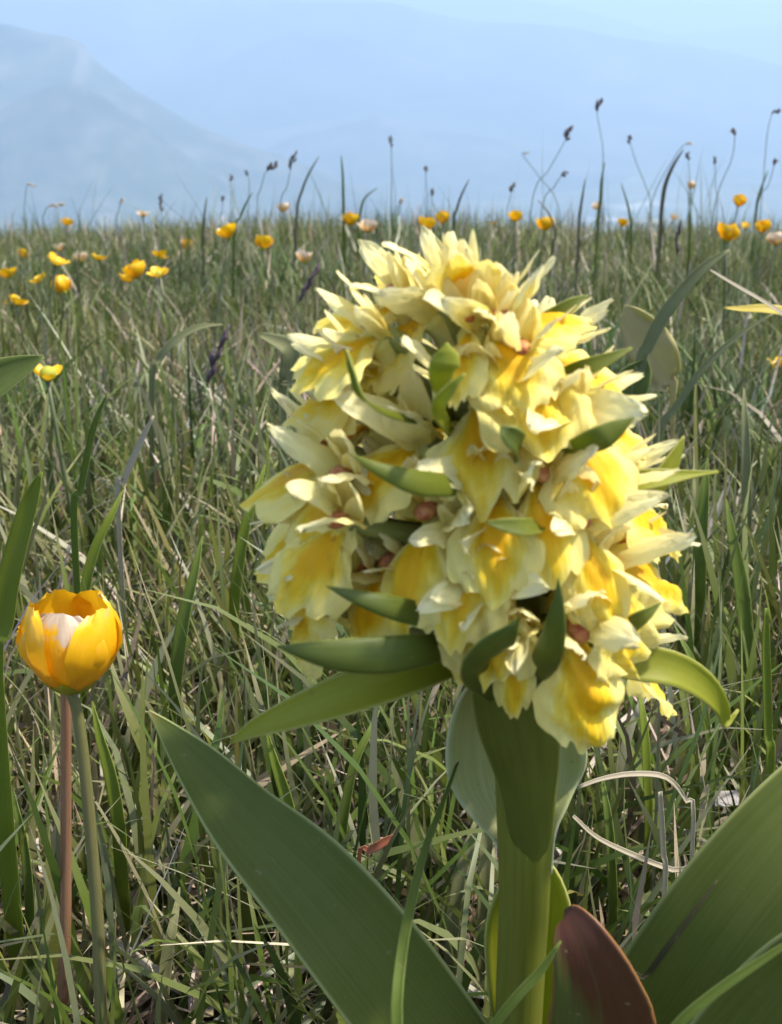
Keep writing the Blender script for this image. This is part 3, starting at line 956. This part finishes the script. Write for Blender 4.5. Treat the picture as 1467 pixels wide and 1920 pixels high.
# near buttercup with worn petals, a second one close behind on a reddish stalk
def near_buttercup(cx, cy_, Y, stem_px, stem_mat, label, size, seed, kinds, mname, tilt=(0, 0)):
    head = at(cx, cy_, Y)
    P = [at(a, b2, c) for a, b2, c in stem_px]
    bb = P[-1]
    g = float(gz(bb.x, bb.y))
    dirn = (P[-1] - P[-2])
    foot = P[-1] + dirn * ((g - 0.003 - P[-1].z) / dirn.z)
    e = empty('buttercup', foot, label, 'buttercup')
    C = catmull([head] + P + [foot], 30)
    obj('stem', mesh_data('stem', *tube(C, np.linspace(0.00085, 0.00115, 30), 10, origin=foot)), M[stem_mat], e)
    r = random.Random(seed)
    base = Matrix.Translation(head - foot) @ Matrix.Rotation(R(tilt[0]), 4, 'X') @ Matrix.Rotation(R(tilt[1]), 4, 'Y')
    for k, (rz, L, p0, p1, W) in enumerate(kinds):
        s = petal_set(L * size, W * size, p0, p1, 0.38, 14, 12, seed + k, 0.07)
        obj('petal', mesh_data('petal', *xf(s, base @ Matrix.Rotation(R(rz), 4, 'Z'))), M['butter_front' if (k == 0 and size > 0.0128) else mname], e)
    for k in range(5):
        s = sheet(0.45 * size, 0.13 * size, pr_sep, R(5), R(60), 0.4, 6, 4, 0.05, seed + 40 + k)
        obj('sepal', mesh_data('sepal', *xf(s, base @ Matrix.Translation((0, 0, -0.0006)) @ Matrix.Rotation(R(36 + 72 * k), 4, 'Z'))), M['bract_lime'], e)
    obj('flower_centre', mesh_data('flower_centre', *xf(blob((0, 0, 0.2 * size), (0.17 * size, 0.17 * size, 0.2 * size), 12, 8), base)), M['carpel'], e)
    ring = []
    for k in range(22):
        a, rr_, h = r.uniform(0, 6.28), r.uniform(0.15, 0.26) * size, r.uniform(0.3, 0.48) * size
        p0, p1 = Vector((0, 0, 0.05 * size)), Vector((math.cos(a) * rr_, math.sin(a) * rr_, h))
        ring.append(tube([p0, p0.lerp(p1, 0.8), p1], [0.0001, 0.0001, 0.0001], 5))
        ring.append(blob(p1, (0.00032, 0.00032, 0.0007), 6, 4))
    obj('stamens', mesh_data('stamens', *xf(join(*ring), base)), M['anther'], e)
    return e


near_buttercup(132, 1296, 0.170, [(146, 1340, 0.170), (160, 1450, 0.169), (172, 1580, 0.168), (184, 1740, 0.167), (190, 1900, 0.166)], 'stem_green',
               'large worn yellow buttercup on a greenish stalk with papery petal patches', 0.0130, 71,
               [(172, 1.30, 6, 124, 0.60), (248, 1.38, 4, 116, 0.60), (108, 1.36, 6, 114, 0.60), (322, 1.46, 8, 124, 0.60), (40, 1.44, 8, 124, 0.60)], 'butter_near', (-12, 3))
near_buttercup(122, 1262, 0.184, [(124, 1330, 0.184), (124, 1450, 0.184), (124, 1600, 0.184), (123, 1760, 0.183), (120, 1830, 0.183)], 'stem_red',
               'withering orange buttercup on a reddish stalk behind the large worn one', 0.0125, 91,
               [(175, 0.95, 10, 106, 0.5), (245, 1.0, 10, 100, 0.5), (100, 1.0, 8, 100, 0.5), (315, 1.0, 10, 104, 0.5), (30, 1.0, 8, 104, 0.5)], 'butter_near', (4, -4))
GB = 'buttercups in the meadow'
buttercup(88, 700, 74, 'worn', False, 0.0145, -8, 6, 'buttercup losing its petals, green centre showing, beside a leaf tip', None)
for px, py, wp, kd in [(120, 535, 38, 'cup'), (258, 506, 38, 'cup'), (243, 523, 32, 'half'), (430, 438, 42, 'half'), (492, 460, 38, 'half'), (658, 410, 30, 'cup'),
                       (797, 424, 36, 'half'), (832, 408, 26, 'cup'), (1022, 420, 32, 'cup'), (965, 410, 28, 'half'), (1362, 435, 42, 'cup'), (1432, 424, 28, 'cup'),
                       (1385, 377, 25, 'cup'), (18, 515, 32, 'half'), (1166, 420, 22, 'half'), (348, 459, 21, 'cup'), (125, 419, 20, 'half'), (42, 479, 24, 'half')]:
    lab = {120: 'rounded bright buttercup with a closed cup, standing below two touching buttercups', 258: 'upper of two touching bright yellow buttercups',
           243: 'lower of two touching bright yellow buttercups', 1385: 'bright buttercup standing clear above the meadow edge',
           658: 'bright buttercup next to a faded one on the meadow edge', 832: 'bright cup shaped buttercup just above the top of the orchid spike'}.get(px)
    buttercup(px, py, wp, kd, False, label=lab or 'small bright yellow cup shaped buttercup standing in the meadow grass', group=GB)
for px, py, wp, kd in [(298, 480, 32, 'open'), (298, 513, 40, 'open'), (185, 483, 32, 'open'), (104, 490, 42, 'open'), (30, 567, 40, 'open'), (8, 571, 30, 'open'), (75, 524, 36, 'open'), (1460, 682, 42, 'open'), (1398, 425, 22, 'open'), (925, 419, 16, 'open')]:
    buttercup(px, py, wp, kd, False, label='buttercup with spread petals beside the narrow yellowed leaf' if px == 1460 else 'small buttercup with petals spread wide open in the meadow grass', group='open buttercups in the meadow')
for px, py, wp, kd in [(572, 487, 32, 'half'), (690, 429, 33, 'half'), (150, 486, 26, 'half'), (1456, 447, 30, 'cup'), (530, 389, 22, 'cup'), (268, 402, 26, 'open'), (1295, 347, 18, 'cup'), (1122, 389, 20, 'half'), (1262, 408, 16, 'half'), (112, 466, 22, 'half')]:
    buttercup(px, py, wp, kd, True, label='small faded buttercup with pale whitish petals in the meadow grass', group='faded buttercups in the meadow')


# ------------------------------------------------------------------ tall grass stalks with seed heads against the haze
def seed_head(c, d, L, wd, dark_seed):
    """spikelet bundle along direction d ending at c"""
    r = random.Random(dark_seed)
    d = d.normalized()
    parts = []
    a = d.orthogonal().normalized()
    b = d.cross(a)
    n = 9
    for k in range(n):
        t = k / (n - 1)
        an = r.uniform(0, 6.28)
        wv = wd * (0.55 + 0.45 * math.sin(math.pi * (0.15 + 0.8 * t)))
        p0 = c - d * (L * (1 - t * 0.8))
        p1 = p0 + d * (L * 0.36) + (a * math.cos(an) + b * math.sin(an)) * wv
        P = [p0, p0.lerp(p1, 0.5) + (a * math.cos(an) + b * math.sin(an)) * wv * 0.25, p1]
        parts.append(tube(P, [wd * 0.10, wd * 0.42, wd * 0.06], 5))
    return join(*parts)


def stalk(pts, Y, head_len, head_w, mat='seed', label='', group=None, smat='stem_far'):
    """pts: pixels from the head tip down; continues to the ground"""
    P = [at(a, b, Y) for a, b in pts]
    d = P[-1] - P[-2]
    if d.z > -1e-4: d.z = -1e-3
    low = P[-1]
    g = float(gz(low.x, low.y)) - 0.003
    foot = Vector((low.x + d.x * 0.3, low.y, g))
    e = empty('grass_stalk', foot, label, 'grass stalk', group)
    k = depth_of(P[0]) / FPX
    hl = head_len * k
    hd = (P[0] - P[1]).normalized()
    C = catmull([P[0] - hd * hl * 0.3] + [p for p in P[1:] if (p - P[0]).length > hl * 0.45] + [foot], 16)
    obj('stem', mesh_data('stem', *tube(C, np.linspace(0.00022, 0.0004, 16), 6, origin=foot)), M[smat], e)
    V, F, U = seed_head(P[0], hd, hl, head_w * k * 0.62, int(pts[0][0]))
    obj('seed_head', mesh_data('seed_head', [v - foot for v in V], F, U), M[mat], e)


GS = 'tall grass stalks on the skyline'
LS = 'thin stalk with a small dark seed head above the meadow edge'
stalk([(1126, 186), (1120, 215), (1130, 270), (1131, 330), (1128, 400)], 1.05, 22, 12, label='tallest grass stalk, dark seed head on a kinked stem above the meadow edge')
stalk([(1072, 238), (1060, 264), (1030, 318), (998, 378)], 1.05, 26, 13, label='leaning grass stalk with a dark seed head against the hazy valley')
stalk([(520, 306), (498, 324), (490, 352), (482, 400)], 1.0, 24, 13, label='grass stalk with a plump dark seed head bent sideways')
stalk([(553, 285), (545, 318), (538, 352), (525, 400)], 1.0, 34, 10, label='grass stalk with a double dark seed head on the skyline')
for pts, hl, hw in [([(732, 256), (734, 280), (735, 330), (734, 400)], 22, 7), ([(1180, 255), (1183, 272), (1195, 310), (1212, 352), (1220, 400)], 14, 9), ([(1290, 286), (1291, 302), (1294, 340), (1296, 400)], 14, 8),
                    ([(1372, 242), (1378, 254), (1372, 300), (1340, 390)], 14, 9), ([(1462, 206), (1448, 213), (1438, 260), (1428, 380)], 16, 8), ([(1064, 322), (1052, 332), (1040, 350), (1015, 400)], 14, 8),
                    ([(962, 344), (959, 360), (955, 380), (950, 410)], 16, 10), ([(800, 312), (798, 324), (800, 350), (802, 400)], 10, 8), ([(433, 328), (434, 342), (434, 370), (434, 410)], 12, 7), ([(460, 320), (466, 330), (468, 350), (466, 400)], 10, 6),
                    ([(1456, 298), (1452, 310), (1440, 350), (1420, 390)], 12, 8), ([(810, 354), (810, 368), (812, 385), (814, 410)], 14, 7), ([(1340, 294), (1341, 310), (1342, 350), (1345, 400)], 14, 6), ([(302, 366), (303, 400), (304, 420), (305, 450)], 32, 7), ([(418, 368), (418, 380), (416, 400), (415, 420)], 10, 7)]:
    stalk(pts, random.uniform(0.95, 1.2), hl, hw, label=LS, group=GS)
for pts, hl, hw in [([(992, 286), (980, 290), (1010, 330), (1050, 400)], 10, 6), ([(66, 348), (52, 345), (48, 370), (46, 420)], 16, 5), ([(120, 384), (92, 386), (84, 400), (82, 430)], 30, 7), ([(755, 372), (750, 382), (742, 395), (736, 420)], 12, 7), ([(232, 372), (226, 382), (222, 400), (220, 430)], 12, 7), ([(1300, 268), (1285, 270), (1262, 300), (1220, 390)], 16, 5)]:
    stalk(pts, random.uniform(0.9, 1.15), hl, hw, 'seed_pale', 'thin stalk with a pale dry seed husk above the meadow edge', 'pale stalks on the skyline', 'stem_far')
stalk([(419, 622), (398, 690), (385, 735), (372, 800)], 0.52, 110, 20, 'seed_purple', 'grass stalk with a long dark purple seed head in the mid meadow')
stalk([(594, 502), (562, 562), (540, 600), (520, 660)], 0.62, 80, 14, 'seed_purple', 'slanting grass stalk with a purplish seed head behind the spike')
stalk([(1273, 420), (1270, 470), (1268, 500), (1266, 540)], 0.75, 60, 9, 'seed_purple', 'upright dark purplish grass spike in the meadow right of the flowers')


# ------------------------------------------------------------------ single blades and leaves that can be told apart
BL = [M[k] for k in ('blade', 'blade_lime', 'blade_grey', 'blade_brown', 'leaf_far')]
for m_ in BL:
    for nd in m_.node_tree.nodes:
        if nd.type == 'BSDF_PRINCIPLED':
            nd.inputs['Specular IOR Level'].default_value = 0.12


def blade(name, pts, hint, mat, label, cat, ground=True, cup=0.3, group=None, nu=22, nv=6, wave=0.04, solid=0.00015):
    """pts from tip to base; the base is carried on down to the ground"""
    W = []
    for px, py, Y, hw in pts:
        p = at(px, py, Y)
        W.append((p.x, p.y, p.z, hw * depth_of(p) / FPX))
    a, b = Vector(W[-2][:3]), Vector(W[-1][:3])
    if ground:
        g = float(gz(b.x, b.y)) - 0.002
        d = (b - a)
        d.z = min(d.z, -0.25 * d.length)
        h = max(b.z - g, 0.0)
        fx = b + Vector((d.x, d.y, 0)) * min(0.5 * h / max(-d.z, 1e-4), 1.2)
        W.append((fx.x, fx.y, float(gz(fx.x, fx.y)) - 0.002, W[-1][3] * 0.8))
    f = Vector(W[-1][:3])
    V, F, U = ribbon3(W, hint, nu, nv, cup, 0, wave, 0, int(pts[0][0]), f)
    o = obj(name, mesh_data(name, V, F, U), M[mat], None, f)
    md = o.modifiers.new('thickness', 'SOLIDIFY')
    md.thickness = solid
    return tag(o, label, cat, group)


UPC = (0, -0.75, 0.65)
blade('grass_plant', [(78, 885, 0.200, 2), (62, 930, 0.200, 16), (40, 1000, 0.199, 22), (18, 1090, 0.198, 24), (5, 1180, 0.197, 24), (-10, 1300, 0.196, 22)], UPC, 'blade_lime', 'wide yellow green grass blade above the large worn buttercup', 'grass')
blade('orchid_leaf', [(82, 668, 0.30, 2), (40, 690, 0.30, 26), (-20, 722, 0.30, 44), (-100, 770, 0.30, 50), (-180, 840, 0.30, 40)], (0.1, -0.8, 0.6), 'leaf_far', 'broad pointed green leaf beside the buttercup losing its petals', 'leaf', solid=0.0003)
blade('grass_plant', [(1368, 468, 0.42, 2), (1325, 498, 0.42, 9), (1285, 540, 0.42, 12), (1245, 592, 0.42, 13), (1215, 650, 0.42, 12), (1195, 720, 0.42, 10)], UPC, 'blade_grey', 'thick grey green grass blade arching over the dry tan leaf', 'grass')
blade('grass_plant', [(1450, 588, 0.40, 1), (1390, 625, 0.40, 5), (1320, 690, 0.40, 7), (1270, 760, 0.40, 7), (1230, 840, 0.40, 7)], UPC, 'blade_grey', 'slender grey green grass blade leaning beside the dry tan leaf', 'grass')
blade('dry_stalk', [(1332, 506, 0.43, 2), (1380, 535, 0.43, 3.5), (1440, 570, 0.43, 4), (1500, 612, 0.43, 4), (1560, 665, 0.43, 4)], UPC, 'straw', 'pale dry grass stalk lying slanted across the meadow grass', 'dry stalk')
blade('dry_leaf', [(1172, 572, 0.46, 2), (1184, 592, 0.46, 24), (1204, 628, 0.46, 42), (1228, 668, 0.46, 46), (1250, 712, 0.46, 28), (1262, 755, 0.46, 6)], (-0.3, -0.9, 0.3), 'leaf_dry', 'large dry tan leaf standing in the grass beside a thick arching blade', 'leaf', cup=0.12, wave=0.22, nv=10, solid=0.0003)
blade('meadow_leaf', [(1212, 672, 0.42, 2), (1200, 695, 0.42, 26), (1180, 725, 0.42, 36), (1160, 770, 0.42, 34), (1150, 820, 0.42, 20)], (0.2, -0.8, 0.55), 'leaf_far', 'short green leaf tip below the dry tan leaf', 'leaf', solid=0.0003)
blade('dry_leaf', [(1358, 577, 0.45, 2), (1390, 580, 0.45, 7), (1430, 580, 0.45, 11), (1475, 586, 0.45, 12), (1530, 605, 0.45, 8), (1570, 640, 0.45, 4)], (0, -0.6, 0.8), 'leaf_yellow', 'narrow yellowed leaf lying on the grass', 'leaf')
blade('meadow_leaf', [(486, 627, 0.44, 4), (512, 637, 0.44, 12), (540, 652, 0.44, 20), (545, 680, 0.44, 20), (535, 715, 0.44, 14), (530, 750, 0.44, 8)], (0.2, -0.85, 0.5), 'blade_grey', 'pale folded grey green leaf in the grass left of the spike', 'leaf', solid=0.0003)
blade('meadow_leaf', [(418, 608, 0.44, 1), (375, 614, 0.44, 7), (330, 638, 0.44, 10), (300, 675, 0.44, 9), (285, 730, 0.44, 6)], (0, -0.6, 0.8), 'blade_grey', 'arching green leaf behind the buttercup losing its petals', 'leaf')
blade('grass_plant', [(862, 1420, 0.150, 1), (825, 1520, 0.142, 5), (795, 1600, 0.134, 7), (770, 1700, 0.124, 9), (752, 1800, 0.116, 10), (744, 1930, 0.110, 11), (760, 2200, 0.106, 11), (790, 2500, 0.104, 10)], UPC, 'blade', 'green grass blade crossing in front of the broad dark basal leaf', 'grass')
blade('grass_plant', [(1052, 1765, 0.120, 1), (1010, 1825, 0.119, 8), (960, 1880, 0.118, 9), (880, 1990, 0.117, 9), (800, 2150, 0.116, 9), (750, 2400, 0.115, 9)], UPC, 'blade', 'short green grass blade crossing the foot of the orchid stem', 'grass')
blade('grass_plant', [(1346, 1650, 0.131, 1), (1312, 1696, 0.1295, 4), (1268, 1755, 0.1285, 5), (1215, 1828, 0.128, 5), (1150, 1925, 0.128, 4)], UPC, 'blade_shadow', 'dark strip added as the shadow of a grass blade on the broad basal leaf', 'grass')  # no real blade: dark strip added in place of a grass shadow on the leaf
blade('grass_plant', [(1530, 1735, 0.104, 1), (1430, 1800, 0.103, 7), (1340, 1862, 0.102, 9), (1260, 1935, 0.101, 10), (1160, 2080, 0.100, 10), (1100, 2400, 0.100, 10)], UPC, 'blade', 'green grass blade along the lowest basal leaf of the orchid', 'grass')
blade('dry_stalk', [(1085, 1476, 0.185, 3), (1130, 1460, 0.186, 4), (1190, 1451, 0.187, 5), (1250, 1458, 0.188, 5), (1285, 1500, 0.19, 4), (1300, 1560, 0.19, 4)], UPC, 'straw', 'pale straw bent in an arch beside the orchid stem', 'dry stalk')
blade('dry_stalk', [(1238, 1485, 0.182, 4), (1241, 1540, 0.182, 5), (1244, 1600, 0.182, 5), (1246, 1680, 0.182, 5)], UPC, 'straw', 'upright bleached straw between the orchid stem and the broad leaf', 'dry stalk')
blade('dry_stalk', [(1075, 1530, 0.192, 3), (1120, 1570, 0.191, 4), (1190, 1604, 0.190, 5), (1265, 1632, 0.189, 5), (1360, 1655, 0.188, 4)], UPC, 'straw', 'curved pale straw sagging low behind the orchid stem', 'dry stalk')
blade('plant_shoot', [(1438, 1140, 0.215, 4), (1436, 1210, 0.214, 8), (1438, 1290, 0.213, 9), (1440, 1380, 0.212, 9), (1442, 1460, 0.211, 9)], UPC, 'blade_lime', 'thick yellowish green plant shoot standing in the grass above the dead whitish leaf', 'shoot')
blade('dead_leaf', [(1275, 1490, 0.250, 3), (1310, 1497, 0.249, 14), (1345, 1500, 0.249, 17), (1385, 1497, 0.250, 15), (1440, 1490, 0.252, 6)], (0, -0.5, 0.85), 'leaf_white', 'bleached whitish dead leaf lying in the grass', 'leaf', ground=False, nu=14)
blade('grass_plant', [(288, 780, 0.31, 2), (268, 820, 0.31, 6), (245, 872, 0.31, 7), (232, 905, 0.31, 6), (222, 950, 0.31, 5)], UPC, 'straw', 'pale dry grass blade slanting below the buttercup losing its petals', 'grass')
blade('grass_plant', [(203, 735, 0.28, 1), (180, 790, 0.28, 6), (165, 850, 0.28, 7), (152, 920, 0.28, 7), (140, 1000, 0.28, 7)], UPC, 'blade', 'dark green grass blade curving beside the pale dry blade', 'grass')
blade('grass_plant', [(742, 1566, 0.176, 2), (725, 1576, 0.176, 7), (706, 1588, 0.176, 8), (690, 1598, 0.177, 6), (670, 1640, 0.178, 3)], UPC, 'blade_red', 'small rusty red grass tip behind the broad dark leaf', 'grass', nu=12)
blade('grass_plant', [(1282, 280, 0.95, 1), (1262, 312, 0.95, 3), (1247, 350, 0.95, 4), (1240, 400, 0.95, 4), (1238, 440, 0.95, 4)], UPC, 'blade_brown', 'tall curved dark grass blade rising above the meadow edge', 'grass')
for a in [[(598, 294), (580, 325), (566, 360), (556, 410)], [(708, 352), (684, 372), (676, 400), (672, 430)], [(388, 370), (384, 400), (382, 430), (381, 460)], [(474, 360), (460, 385), (450, 410), (440, 440)], [(880, 336), (866, 365), (856, 395), (850, 430)], [(1098, 336), (1092, 370), (1088, 400), (1086, 430)], [(1134, 304), (1128, 340), (1126, 372), (1122, 420)], [(1010, 376), (1030, 402), (1042, 440), (1034, 480)], [(1165, 344), (1176, 380), (1182, 410), (1184, 450)], [(1296, 396), (1294, 430), (1293, 455), (1292, 480)], [(640, 292), (643, 330), (644, 370), (645, 420)], [(1440, 320), (1428, 352), (1420, 380), (1415, 430)]]:
    n = len(a)
    Yb = random.uniform(0.85, 1.2)
    blade('grass_plant', [(p[0], p[1], Yb, [0.8, 2, 2.5, 2.5][k]) for k, p in enumerate(a)], UPC, random.choice(['blade_brown', 'blade', 'blade_brown']),
          'thin dark grass blade sticking up above the meadow edge', 'grass', group='blades on the skyline', nu=12, nv=4)


r_ = random.Random(5)
for px, py in [(905, 1520), (845, 1600), (640, 1400), (1150, 1520), (1215, 1350), (560, 1470), (1330, 1230), (330, 1120), (1400, 1050), (230, 1430), (60, 1560), (420, 1500), (1310, 960), (440, 960), (1400, 800), (150, 1000), (90, 1750), (300, 1760)]:
    Yb = float(np.interp(py, [800, 1100, 1400, 1760], [0.36, 0.27, 0.22, 0.195]))
    dx, k = r_.uniform(-90, 90), r_.uniform(0.7, 1.3)
    blade('grass_plant', [(px + dx, py - 90 * k, Yb + 0.01, 1), (px + dx * 0.75, py - 40 * k, Yb + 0.004, 7 * k), (px + dx * 0.35, py + 30, Yb, 11 * k), (px + dx * 0.1, py + 120, Yb - 0.003, 12 * k), (px, py + 210, Yb - 0.004, 11 * k)], (r_.uniform(-0.4, 0.4), -0.8, 0.5),
          r_.choice(['blade_grey', 'blade', 'blade', 'blade_lime']), 'broad grass blade standing among the finer meadow grass behind the orchid', 'grass', group='broad blades behind the orchid', nu=14, nv=6)


# ------------------------------------------------------------------ the grass itself
def grass_mesh(name, x, y, L, W, t0, bend, az, col, seg, mat, lift=0.0, tipcol=None, label=''):
    n = len(x)
    z = gz(x, y) + lift
    s = np.linspace(0, 1, seg + 1)
    th = t0[:, None] + bend[:, None] * s[None, :] ** 1.3
    ds = L[:, None] / seg
    hor = np.concatenate([np.zeros((n, 1)), np.cumsum(np.sin((th[:, 1:] + th[:, :-1]) / 2) * ds, 1)], 1)
    ver = np.concatenate([np.zeros((n, 1)), np.cumsum(np.cos((th[:, 1:] + th[:, :-1]) / 2) * ds, 1)], 1)
    wob_a = rng.normal(0, 0.25, n)
    azs = az[:, None] + wob_a[:, None] * s[None, :] ** 2
    cx = x[:, None] + hor * np.sin(azs)
    cyy = y[:, None] + hor * np.cos(azs)
    cz = z[:, None] + ver
    cz = np.maximum(cz, gz(cx, cyy) + 0.0008)
    tw = az + np.pi / 2 + rng.normal(0, 0.7, n)
    wpro = np.where(s < 0.55, 1 - 0.15 * (1 - s / 0.55), 1 - ((s - 0.55) / 0.45) ** 1.6) * 0.5
    ww = W[:, None] * wpro[None, :]
    sx, sy = np.sin(tw)[:, None], np.cos(tw)[:, None]
    tilt = rng.normal(0, 0.35, n)[:, None]
    left = np.stack([cx - sx * ww, cyy - sy * ww, cz - tilt * ww], -1)
    right = np.stack([cx + sx * ww, cyy + sy * ww, cz + tilt * ww], -1)
    k = 2 * seg + 1
    V = np.zeros((n, k, 3))
    V[:, 0:2 * seg:2] = left[:, :seg]
    V[:, 1:2 * seg:2] = right[:, :seg]
    V[:, 2 * seg] = np.stack([cx[:, seg], cyy[:, seg], cz[:, seg]], -1)
    base = (np.arange(n) * k)[:, None]
    quads = np.concatenate([base + np.array([[2 * i, 2 * i + 1, 2 * i + 3, 2 * i + 2]]) for i in range(seg - 1)], 1).reshape(n, seg - 1, 4)
    tri = (base + np.array([[2 * seg - 2, 2 * seg - 1, 2 * seg]]))
    loops = np.concatenate([quads.reshape(n, -1), tri], 1).ravel().astype(np.int32)
    npoly = n * seg
    tot = np.tile(np.array([4] * (seg - 1) + [3]), n)
    start = np.concatenate([[0], np.cumsum(tot)[:-1]]).astype(np.int32)
    me = bpy.data.meshes.new(name)
    me.vertices.add(n * k)
    me.vertices.foreach_set('co', V.astype(np.float32).ravel())
    me.loops.add(len(loops))
    me.loops.foreach_set('vertex_index', loops)
    me.polygons.add(npoly)
    me.polygons.foreach_set('loop_start', start)
    me.polygons.foreach_set('use_smooth', np.ones(npoly, dtype=bool))
    me.update(calc_edges=True)
    at_ = me.attributes.new('Col', 'FLOAT_COLOR', 'POINT')
    sv = np.concatenate([np.repeat(s[:seg], 2), [1.0]])
    c = np.ones((n, k, 4), np.float32)
    c[:, :, :3] = col[:, None, :]
    if tipcol is not None:
        f = np.clip((sv - 0.72) / 0.28, 0, 1)[None, :, None] * tipcol[1][:, None, None]
        c[:, :, :3] = c[:, :, :3] * (1 - f) + np.array(tipcol[0])[None, None, :] * f
        f = np.clip((0.3 - sv) / 0.3, 0, 1)[None, :, None] * 0.6
        c[:, :, :3] = c[:, :, :3] * (1 - f) + np.array((0.20, 0.19, 0.08))[None, None, :] * f
    at_.data.foreach_set('color', c.ravel())
    o = obj(name, me, mat)
    return tag(o, label, None, None, 'stuff')


def scatter(n, y0, y1, pw=1.0):
    """points in a fan in front of the camera with margins, density falling with distance"""
    r = y0 + (y1 - y0) * rng.random(n) ** pw
    a = rng.uniform(-0.62, 0.62, n)
    m = int(n * 0.5)                                  # the meadow goes on to both sides, a little thinner
    r = np.concatenate([r, y0 + (y1 - y0) * rng.random(m) ** pw])
    a = np.concatenate([a, rng.uniform(0.62, 1.2, m) * rng.choice([-1, 1], m)])
    return r * np.sin(a), r * np.cos(a), r


def pick(pal, wts, n, jit=0.22):
    pal = np.array(pal)
    i = rng.choice(len(pal), n, p=np.array(wts) / sum(wts))
    c = pal[i] * (1 + rng.normal(0, jit, (n, 1)))
    return np.clip(c * (1 + rng.normal(0, 0.06, (n, 3))), 0.005, 0.8)


GREEN = [(0.082, 0.118, 0.018), (0.120, 0.150, 0.032), (0.150, 0.162, 0.070), (0.155, 0.172, 0.036), (0.25, 0.235, 0.13), (0.056, 0.086, 0.016)]
GW = [3, 3, 2.8, 1.2, 1.2, 1.8]
STRAW = [(0.42, 0.35, 0.24), (0.34, 0.27, 0.17), (0.47, 0.36, 0.29), (0.24, 0.17, 0.10), (0.52, 0.46, 0.37), (0.14, 0.10, 0.06)]
SW = [3, 2, 2, 1.5, 1.5, 1.5]


def keep(x, y, L, mask_close=True):
    m = np.hypot(x - BX, y - BY) > 0.012
    return m


def lens(n, mu, sg, lo, hi):
    return np.clip(rng.normal(mu, sg, n), lo, hi)


# near, behind the orchid
def green(n, y0, y1, mu, sg, wmu, pw, seg, label, t_sd=0.38, hi=0.12):
    x, y, r = scatter(n, y0, y1, pw)
    m = np.hypot(x - BX, y - BY) > 0.014
    x, y = x[m], y[m]
    n = len(x)
    cl = 1 + 1.1 * fbm(x * 9, y * 9, 77, 3)
    L = lens(n, mu, sg, 0.02, hi) * np.clip(cl, 0.6, 1.5)
    Wd = np.clip(rng.lognormal(math.log(wmu), 0.38, n), 0.0005, 0.0042)
    t0 = np.abs(rng.normal(0, t_sd, n))
    bend = rng.normal(0.55, 0.6, n)
    az = rng.uniform(0, 2 * math.pi, n)
    col = pick(GREEN, GW, n)
    hue = np.clip(fbm(x * 5, y * 5, 41, 3) * 1.6, -0.45, 0.45)[:, None]
    col = np.clip(col * (1 + hue * np.array([[0.9, 0.45, 0.6]])), 0.005, 0.8)
    f = np.clip(rng.normal(0.25, 0.45, n), 0, 1)
    grass_mesh('meadow_grass', x, y, L, Wd, t0, bend, az, col, seg, M['grass'], -0.002, ((0.34, 0.29, 0.17), f), label)


def straw(n, y0, y1, mu, pw, seg, label, flat=1.25, lift=0.002, wmu=0.0013, hi=0.08):
    x, y, r = scatter(n, y0, y1, pw)
    m = np.hypot(x - BX, y - BY) > 0.008
    x, y = x[m], y[m]
    n = len(x)
    L = lens(n, mu, mu * 0.45, 0.008, hi)
    Wd = np.clip(rng.lognormal(math.log(wmu), 0.4, n), 0.0004, 0.003)
    t0 = np.clip(rng.normal(flat, 0.25, n), 0.1, 1.6)
    bend = rng.normal(0.1, 0.5, n)
    az = rng.uniform(0, 2 * math.pi, n)
    grass_mesh('dry_grass', x, y, L, Wd, t0, bend, az, pick(STRAW, SW, n), seg, M['litter'], lift + np.abs(rng.normal(0, 0.006, n)), None, label)


green(11000, 0.165, 0.60, 0.056, 0.020, 0.0015, 0.75, 6, 'green grass growing close behind the orchid')
green(42000, 0.50, 1.30, 0.046, 0.016, 0.0012, 0.75, 5, 'green grass of the mid meadow')
green(52000, 1.15, 3.0, 0.044, 0.014, 0.0012, 0.85, 4, 'green grass along the edge of the meadow', 0.3)
green(900, 0.85, 1.7, 0.095, 0.025, 0.0007, 0.8, 6, 'tall hair thin grass along the edge of the meadow', 0.3, 0.16)
green(2600, 0.01, 0.165, 0.030, 0.010, 0.0013, 0.6, 5, 'short green grass around the foot of the orchid', 0.5, 0.045)
straw(9000, 0.02, 0.60, 0.030, 0.8, 4, 'dead straw matted on the ground near the orchid')
straw(16000, 0.50, 1.40, 0.032, 0.8, 3, 'dead straw matted under the mid meadow grass')
straw(1500, 0.18, 0.70, 0.050, 0.8, 5, 'pale dry blades among the near grass', 0.55, 0.0, 0.0013, 0.085)
straw(7500, 0.60, 2.8, 0.040, 0.85, 4, 'pale dry blades among the far grass', 0.45, 0.0, 0.0014, 0.085)
